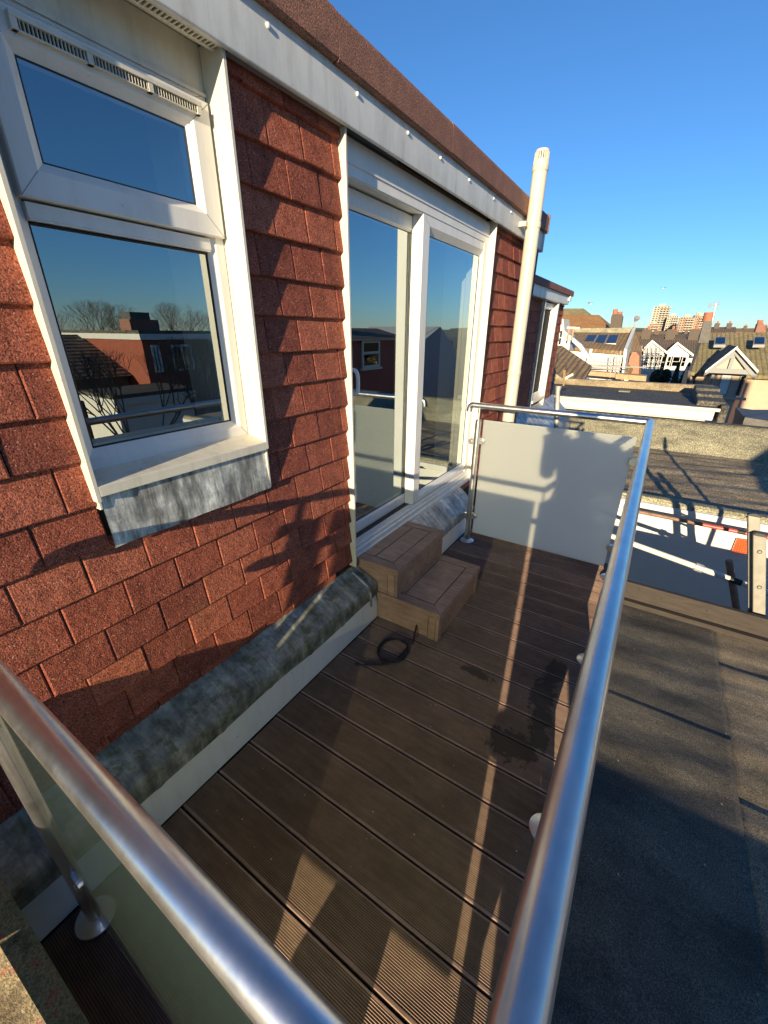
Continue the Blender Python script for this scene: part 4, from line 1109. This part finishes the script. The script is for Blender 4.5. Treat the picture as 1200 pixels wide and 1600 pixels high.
# bay below the gable
byl,byr=at(1108,600,38.4).y, at(1172,600,38.4).y
MB().prism([(40.0,byl+.3),(38.6,byl-.35),(38.6,byr+.5),(40.0,byr)], 'z', -8.4, gl.z-.1).build('bay', M_render_pink, TH)
for a_,b_,z0_,z1_ in ((1141,1123,-2.5,-1.05),(1162,1153,-2.5,-1.1),(1112,1108,-1.9,-1.1)):
    ya,yb=at(a_,600,38.5).y,at(b_,600,38.5).y
    wbox(38.5,min(ya,yb),max(ya,yb),z0_,z1_,TH,mat=M_blind if a_==1141 else None,bars=0,fm=M_greypaint)
box(38.35,38.75,at(1165,626,38.4).y,at(1116,622,38.4).y,-2.75,-2.6).build('sill', M_render_pink, TH)
MB().tube([at(1136,628,38.2),at(1131,655,38.2)],.05,6).build('downpipe', M_greypaint, TH)
MB().tube([at(1088,582,39.8),at(1083,602,39.8)],.06,6).build('downpipe', M_slate, TH)
# chimney of the peach house
CP = thing('tall_chimney', 'tall grey chimney with one orange pot and aerial by the peach house', 'chimney', tuple(at(1100,533,46)))
solid('stack', [at(1091,536,46),at(1107,536,46),at(1113,503,46),at(1111,501,46),at(1101,501,46),at(1099,505,46)], 1.0, M_slate, CP)
MB().tube([at(1105.5,503,46.4),at(1109,488,46.4)],[.40,.36],12).build('chimney_pot', M_pot, CP, smooth=True)
AN = thing('tv_aerial', 'thin television aerial on the tall grey chimney', 'aerial', tuple(at(1112,505,46)))
MB().tube([at(1113,503,46),at(1119,474,46)],.035,5).build('mast', M_galv, AN)
MB().tube([at(1107,478,46),at(1124,476,46)],.03,5).build('boom', M_galv, AN)
for k_ in range(6):
    p=at(1108+k_*3,477.8-.3*k_,46); MB().tube([p+Vector((0,0,-.3)),p+Vector((0,0,.3))],.02,4).build('element', M_galv, AN)
# dark lower roof at right
LR = thing('grey_lean_to', 'grey low roof and slate-grey wall under the peach house at the right edge', 'building', tuple(at(1180,660,14)))
slab('roof', [at(1164,652,12.5),at(1240,664,12.5),at(1240,640,15.5),at(1172,640,15.5)], .2, M_slate, LR)
solid('wall', [at(1160,690,12.6),at(1240,700,12.6),at(1240,666,12.6),at(1166,655,12.6)], 2, M_slate, LR)  # wall in the same dark slate colour as the roof

# towers and hotels
def block(px0,px1,py_top,py_base,X,floors,mat,label,bal=True,depth=25,name='tower_block',cat='tower block'):
    a_,b_=at(px0,py_top,X),at(px1,py_top,X); base=at(px0,py_base,X)
    t=thing(name,label,cat,(X,(a_.y+b_.y)/2,base.z),'tower blocks on the skyline')
    y0,y1=min(a_.y,b_.y),max(a_.y,b_.y)
    box(X,X+depth,y0,y1,-8.4,a_.z).build('wall',mat,t)
    h=(a_.z-base.z)/floors; wm=None; bm=None
    for i in range(floors):
        z=base.z+i*h
        if bm is None: bm=box(X-1.6,X-.02,y0-.6,y0+(y1-y0)*.55,z,z+h*.38).build('balcony', M_conc if bal else mat, t)
        else: dup(bm,t,(0,0,i*h))
        for k in range(5):
            yy=y0+(y1-y0)*(.06+.19*k)
            if wm is None: wm=box(X-.12,X-.01,yy,yy+(y1-y0)*.10,z+h*.42,z+h*.88).build('window', M_solar, t)
            else: dup(wm,t,(0,(y1-y0)*.19*k,i*h))
    box(X+3,X+9,y0+(y1-y0)*.3,y0+(y1-y0)*.7,a_.z,a_.z+1.6).build('roof_plant',M_conc,t)
    return t
block(1022,1048,479,520,350,12,M_conc,'tallest tan tower block with stacked balconies on the skyline')
block(1043,1061,494,523,340,8,M_conc,'shorter tan block joined to the right of the tallest tower')
block(1063,1085,496,526,300,8,M_conc2,'brown and white banded hotel block right of the towers')
block(1086,1104,494,524,305,8,M_conc2,'second banded hotel block behind the tall grey chimney')
block(1015,1028,506,522,320,4,M_conc2,'low orange-brown block at the foot of the tallest tower')
block(1086,1096,492,500,330,2,M_conc,'white penthouse storey rising behind the second banded hotel')

# distant town and hills
town=MB(); mats=[M_conc,M_conc2,M_white,M_rt_dark,M_slate,M_brick_orange]
rnd=random.Random(3)
for i in range(900):
    X=rnd.choice((rnd.uniform(110,260),rnd.uniform(160,600)))
    y=rnd.uniform(-.30,.55)*X
    w_=rnd.uniform(5,12); d_=rnd.uniform(7,12); h_=rnd.uniform(-4.5,-1.2)-max(0,(200-X))*.004 + (X>300)*rnd.uniform(0,3.5)
    town.mi=rnd.choice((0,0,1,2,2,5)); town.box(X,X+d_,y-w_/2,y+w_/2,-8.4,h_)
    town.mi=rnd.choice((3,3,4,1))
    town.add([(X,y-w_/2,h_),(X+d_,y-w_/2,h_),(X+d_,y+w_/2,h_),(X,y+w_/2,h_),(X+d_/2,y-w_/2,h_+2.2),(X+d_/2,y+w_/2,h_+2.2)],[(0,4,5,3),(1,2,5,4),(0,1,4),(3,5,2)])
    if rnd.random()<.15: town.mi=3; town.box(X+d_/2-.5,X+d_/2+.5,y-.6,y+.6,h_+1.5,h_+3.6)
town.build('distant_town', mats, kind='stuff')
M_hill=simple('distant_hill', (.085,.10,.09), .95, var=.35, vs=.02)
hb=MB()
for k_,(X,top,c) in enumerate(((900,9,0),(1500,16,1))):
    vs=[];fs=[]; n=60
    for i in range(n+1):
        y=-700+1700*i/n; z=top+mn.noise((y*.006,k_*3,0))*5
        vs+=[(X,y,-8.4),(X+60,y,z),(X+300,y,z-3)]
    for i in range(n):
        for j in range(2): fs.append((i*3+j,i*3+j+1,i*3+j+4,i*3+j+3))
    hb.add(vs,fs)
hb.build('hills', M_hill, kind='structure')

# middle-distance filler terraces (things)
for i,(p0,p1,ye,yr,X,mat,lab) in enumerate(((1008,1070,531,522,120,M_rt_dark,'low dark terrace roof just below the tallest tower'),
     (1060,1100,530,519,150,M_slate,'grey slate terrace roof below the banded hotels'),
     (995,1030,527,518,170,M_rt_brown,'brown terrace roof left of the tower blocks'),
     (1110,1150,522,511,110,M_rt_dark,'small gabled roof right of the tall grey chimney'),
     (1150,1215,520,513,170,M_rt_brown,'long brown roof line above the skylights'))):
    t=thing('terrace_house',lab,'house',tuple(at((p0+p1)/2,ye,X)))
    a_,b_=at(p0,ye,X),at(p1,ye,X)
    slab('roof',[a_,b_,at(p1,yr,X+7),at(p0,yr,X+7)],.3,mat,t)
    box(X+.4,X+10,b_.y,a_.y,-8.4,a_.z-.2).build('wall',M_render,t)
    for s_ in (.25,.75):
        q=a_.lerp(b_,s_); c_=box(X+5,X+6.0,q.y-.4,q.y+.4,q.z+1,at(p0,yr,X+7).z+.7).build('chimney',M_brick_dark,t)
        MB().tube([(X+5.5,q.y,at(p0,yr,X+7).z+.7),(X+5.5,q.y,at(p0,yr,X+7).z+1.1)],.18,6).build('chimney_pot',M_pot,c_)
RC = thing('red_chimney', 'red brick chimney on the roofs at the right edge of the skyline', 'chimney', tuple(at(1187,518,100)))
solid('stack',[at(1180,519,100),at(1197,519,100),at(1195,508,100),at(1191,503,100),at(1184,506,100)],2,M_brick,RC)
MB().tube([at(1187,505,101),at(1188.5,500,101)],.4,8).build('chimney_pot',M_pot,RC)

# gulls
def gull(p, s, rz, label):
    t=thing('seagull',label,'bird',tuple(p),'seagulls in the sky')
    def q(x,y,z):
        c_,s_=math.cos(rz),math.sin(rz); return (p.x+(x*c_-y*s_)*s,p.y+(x*s_+y*c_)*s,p.z+z*s)
    MB().tube([q(-.25,0,0),q(-.15,0,.01),q(0,0,.0),q(.15,0,.02),q(.24,0,.03),q(.30,0,.02)],[.01,.05,.075,.06,.035,.008],8).build('body',M_white,t,smooth=True)
    for sg in (1,-1):
        MB().hexa([q(-.09,sg*.04,.02),q(.09,sg*.04,.02),q(.10,sg*.35,.16),q(-.05,sg*.35,.15)],[q(-.09,sg*.04,.035),q(.09,sg*.04,.035),q(.10,sg*.35,.172),q(-.05,sg*.35,.162)]).build('wing',M_greypaint,t)
        MB().hexa([q(-.05,sg*.35,.15),q(.10,sg*.35,.16),q(-.03,sg*.68,.12),q(-.06,sg*.66,.12)],[q(-.05,sg*.35,.162),q(.10,sg*.35,.172),q(-.03,sg*.68,.128),q(-.06,sg*.66,.128)]).build('wing_tip',M_greypaint,t)
gull(at(922,475,55), .95, 1.2, 'seagull gliding above the solar roof, lower left of the two')
gull(at(1037,451,70), .85, 2.3, 'seagull flying above the tower blocks, higher of the two')

# ================================================================== ACROSS THE GARDENS (seen in the window reflections)
def rhouse(x0,x1,y,z0,ze,zr,mat,rmat,label,wins=(),name='rear_house',flat=False,depth=7):
    t=thing(name,label,'house',((x0+x1)/2,y,z0))
    box(x0,x1,y-depth,y,z0,ze).build('wall',mat,t)
    if flat: 
        box(x0-.1,x1+.1,y-depth,y+.12,ze,ze+.22).build('fascia',M_white,t)
        box(x0-.12,x1+.12,y-depth,y+.14,ze+.22,ze+.34).build('roof',M_felt_dk,t)
    else:
        MB().prism([(y+.3,ze-.05),(y-depth/2,zr),(y-depth-.3,ze-.05)],'x',x0-.1,x1+.1).build('roof',rmat,t)
    for (a_,b_,c_,d_) in wins:
        f_=MB().ring((a_,b_,c_,d_),(a_+.09,b_-.09,c_+.09,d_-.09),0,.1)
        f_=MB(); f_.box(a_,b_,y+.002,y+.06,c_,c_+.08); f_.box(a_,b_,y+.002,y+.06,d_-.08,d_); f_.box(a_,a_+.08,y+.002,y+.06,c_+.08,d_-.08); f_.box(b_-.08,b_,y+.002,y+.06,c_+.08,d_-.08); f_.box((a_+b_)/2-.04,(a_+b_)/2+.04,y+.002,y+.055,c_+.08,d_-.08)
        w_=f_.build('window',M_white,t); box(a_+.08,b_-.08,y+.003,y+.02,c_+.08,d_-.08).build('pane',M_clear,w_)
    return t
rhouse(9.6,12.6,-15,-2.4,1.15,0,M_tile2,None,'red tile-hung rear dormer with two white windows, reflected in the window',((9.9,10.25,-.1,.95),(10.75,11.7,-.1,.95)),flat=True)
rhouse(5.5,9.5,-16.5,-8.4,-.2,1.3,M_brick_dark,M_rt_dark,'dark roofed brick house reflected in the left of the window')
rhouse(12.7,18.5,-16,-8.4,.2,1.0,M_brick_dark,M_rt_dark,'dark house reflected beside the red dormer')
rhouse(6.7,9.4,-12,-8.4,-.75,-.6,M_render,M_felt_dk,'white garden outbuilding reflected in the window',flat=True,depth=2.2)
M_redwall = simple('red_painted_brick', (.42,.10,.065), .85, var=.12, vs=4)
rh=rhouse(20.5,31.0,-15,-8.4,1.0,1.75,M_redwall,M_rt_dark,'red brick rear house with one white window, reflected in the left door pane',(),flat=False,depth=6)
box(20.5,31.0,-14.99,-14.85,.93,1.0).build('gutter',M_white,rh)
wf=MB(); 
for (a_,b_,c2,d2) in ((24.55,24.75,-.85,.95),(26.6,26.8,-.85,.95),(24.75,26.6,-.85,-.68),(24.75,26.6,.78,.95),(24.75,26.6,.05,.22)): wf.box(a_,b_,-15,-14.9,c2,d2)
w_=wf.build('window',M_trim,rh); box(24.75,26.6,-14.99,-14.96,-.68,.78).build('pane',M_clear,w_)
box(24.4,26.95,-15,-14.8,-1.0,-.85).build('sill',M_trim,rh)
t_=thing('grey_gable_end','tall grey rendered gable end reflected in the right door pane','house',(36,-15,-8.4))
MB().prism([(31.2,-8.4),(41.5,-8.4),(41.3,-1.6),(38.6,.45),(35.8,1.95),(31.2,.3)],'y',-22,-14.6).build('wall',simple('grey_render',(.30,.32,.36),.85,var=.05),t_)
rhouse(39,60,-24,-8.4,.3,1.6,M_brick_dark,M_rt_brown,'brown roofed terrace reflected at the far end of the right door pane')
MB().prism([(-2.62,-.3),(-2.62,1.22),(-2.73,1.35),(-2.91,1.48),(-3.15,1.68),(-3.8,2.15),(-4.4,2.15),(-4.4,-.3)],'x',-1.15,-1.0).build('caster_slab', M_slate, thing('roof_shade_caster','dark stepped slab added out of view behind the camera to shade the far felt roof','wall',(-1.1,-3.2,-.3)))  # unseen slab added, outline shaped to cast the dark patch on the outrigger roof
c_=thing('reflected_chimney','broad red brick chimney stack reflected in the window','chimney',(11.6,-18.5,-1))
box(10.95,12.3,-19,-18.1,-1,1.95).build('stack',M_brick,c_); box(11.05,11.95,-18.95,-18.15,1.95,2.25).build('chimney_cap',M_slate,c_)
c_=thing('reflected_chimney','slim dark chimney with aerial reflected in the left door pane','chimney',(21.8,-17,0))
box(20.6,22.4,-18,-16.8,0,2.6).build('stack',M_brick_dark,c_); MB().tube([(21.6,-17.4,2.6),(21.6,-17.4,4.6)],.05,6).build('aerial_mast',M_galv,c_)
def bare_tree(x,y,z0,h,label,seed,grp='bare winter trees'):
    rr=random.Random(seed); t=thing('bare_tree',label,'tree',(x,y,z0),grp); tr=MB(); tw=MB()
    tr.tube([(x,y,z0),(x+.1,y,z0+h*.35)],[.16,.12],6)
    def br(p,d,l,r,k):
        q=p+d*l; (tr if k<2 else tw).tube([p,q],[r,r*.65],4,False)
        if k<5:
            for _ in range(3 if k<4 else 2):
                v=(d+Vector((rr.uniform(-.7,.7),rr.uniform(-.7,.7),rr.uniform(-.15,.5)))).normalized(); br(q,v,l*.72,r*.62,k+1)
    for _ in range(3): br(Vector((x+.1,y,z0+h*.33)),Vector((rr.uniform(-.5,.5),rr.uniform(-.5,.5),1)).normalized(),h*.20,.05,0)
    tr.build('trunk',M_twig,t); tw.build('crown',M_twig,t)
bare_tree(6.3,-10.5,-5.0,6.6,'bare shrubby tree reflected low in the window glass',1)
bare_tree(8.2,-10.8,-5.0,6.9,'second bare shrubby tree reflected low in the window glass',2)
for i in range(11):
    bare_tree(13+i*2.9,-46-2*(i%3),-6,11.0+.8*math.sin(i*2.2),'tall bare tree in the row beyond the rear gardens',20+i)

tb_=thing('added_shade_block','tall brick block added behind the view to shade the foot of the peach house','building',(-4,-11,-8.4))
box(-5,-3,-13.6,-8.9,-8.4,6.6).build('wall',M_brick_dark,tb_)  # unseen block added only for its shadow on the peach house
# photographer, standing behind the camera (casts the shadow on the far glass panel)
def person():
    J = [(-.34,-.28,.98,.125),(-.34,-.28,1.16,.115),(-.33,-.28,1.36,.135),(-.32,-.27,1.50,.06),(-.30,-.26,1.56,.055),
         (-.32,-.08,1.435,.062),(-.24,-.07,1.19,.046),(-.075,-.035,1.40,.030),(-.05,-.02,1.455,.028),
         (-.34,-.48,1.435,.062),(-.27,-.46,1.19,.046),(-.08,-.10,1.40,.030),(-.05,-.075,1.455,.028),
         (-.34,-.19,.92,.10),(-.32,-.19,.53,.068),(-.35,-.19,.12,.045),(-.27,-.19,.055,.04),
         (-.34,-.38,.92,.10),(-.32,-.38,.53,.068),(-.35,-.39,.12,.045),(-.27,-.39,.055,.04)]
    Ed=[(0,1),(1,2),(2,3),(3,4),(2,5),(5,6),(6,7),(7,8),(2,9),(9,10),(10,11),(11,12),(0,13),(13,14),(14,15),(15,16),(0,17),(17,18),(18,19),(19,20)]
    t=thing('person','person in dark clothes holding a phone, standing behind the near handrail','person',(-.34,-.28,.018))
    def sk_(name,J,Ed,mat,root=0,sub=1):
        me=bpy.data.meshes.new(name); off=t.location
        me.from_pydata([(a-off.x,b-off.y,c-off.z) for a,b,c,_ in J],Ed,[]); o=bpy.data.objects.new(name,me); COL.objects.link(o); o.parent=t
        me.materials.append(mat)
        s_=o.modifiers.new('skin','SKIN'); 
        for i,(a,b,c,r) in enumerate(J): me.skin_vertices[0].data[i].radius=(r,r)
        me.skin_vertices[0].data[root].use_root=True
        d=o.modifiers.new('subdivision','SUBSURF'); d.levels=sub; d.render_levels=sub; return o
    sk_('body',J,Ed,simple('dark_clothes',(.035,.04,.05),.9),0,2)
    skin=simple('skin',(.5,.32,.24),.55,var=.05)
    mb=MB(); vs=[];fs=[]; n=24;m_=16; hc=Vector((-.27,-.25,1.665))
    for i in range(m_+1):
        for j in range(n):
            a=math.pi*i/m_; b=2*math.pi*j/n
            x,y,z=math.sin(a)*math.cos(b),math.sin(a)*math.sin(b),math.cos(a)
            nose=.018*math.exp(-((y/.16)**2+((z+.12)/.2)**2)) if x>0 else 0
            jaw=1-.22*max(0,-z)
            vs.append((hc.x+x*.095*jaw+nose,hc.y+y*.075*jaw,hc.z+z*.118))
    for i in range(m_):
        for j in range(n): fs.append((i*n+j,i*n+(j+1)%n,(i+1)*n+(j+1)%n,(i+1)*n+j))
    head=mb.add(vs,fs).build('head',skin,t,smooth=True)
    hair=MB(); hv=[(x-.006 if x<hc.x+.05 else x, hc.y+(y-hc.y)*1.07, hc.z+(z-hc.z)*1.05+.004) for x,y,z in vs]
    hf=[f for f in fs if all(hv[k][2]>hc.z+.02+ (hv[k][0]-hc.x)*.9 for k in f)]
    hair.add(hv,hf).build('hair',M_dark,head,smooth=True)
    for sg in (1,-1):
        MB().tube([(hc.x+.084,hc.y+sg*.030,hc.z+.012),(hc.x+.090,hc.y+sg*.030,hc.z+.012)],[.011,.006],10).build('eye',M_dark,head)
        MB().tube([(hc.x,hc.y+sg*.072,hc.z-.005),(hc.x-.01,hc.y+sg*.088,hc.z)],[.022,.012],8).build('ear',skin,head)
    MB().tube([(hc.x+.080,hc.y-.022,hc.z-.062),(hc.x+.086,hc.y,hc.z-.062),(hc.x+.080,hc.y+.022,hc.z-.062)],.005,6).build('mouth',M_pot,head)
    # hands: palm plus five fingers each, closed on the phone
    for sg,cy in ((1,-.004),(-1,-.092)):
        P0=[(-.052,cy,1.455,.017),(-.045,cy,1.485,.019),(-.042,cy,1.50,.016)]
        Jh=list(P0); Eh=[(0,1),(1,2)]
        for k_,zz in enumerate((1.525,1.508,1.490,1.472)):
            b_=len(Jh); ln=(.95,1,.95,.8)[k_]
            Jh += [(-.040,cy+sg*.004,zz,.0085),(-.033,cy-sg*.006*ln,zz+.002,.0080),(-.0325,cy-sg*.020*ln,zz+.003,.0075)]
            Eh += [(1 if k_>1 else 2,b_),(b_,b_+1),(b_+1,b_+2)]
        b_=len(Jh); Jh += [(-.062,cy,1.478,.0095),(-.060,cy-sg*.018,1.492,.0085),(-.058,cy-sg*.030,1.502,.0075)]; Eh += [(1,b_),(b_,b_+1),(b_+1,b_+2)]
        sk_('hand',Jh,Eh,skin,1,1)
person()
ph=thing('phone','slim dark phone held up behind the near handrail','phone',(-.046,-.048,1.49))
box(-.050,-.042,-.085,-.012,1.42,1.52).build('phone_body',M_black,ph,bevel=.003)
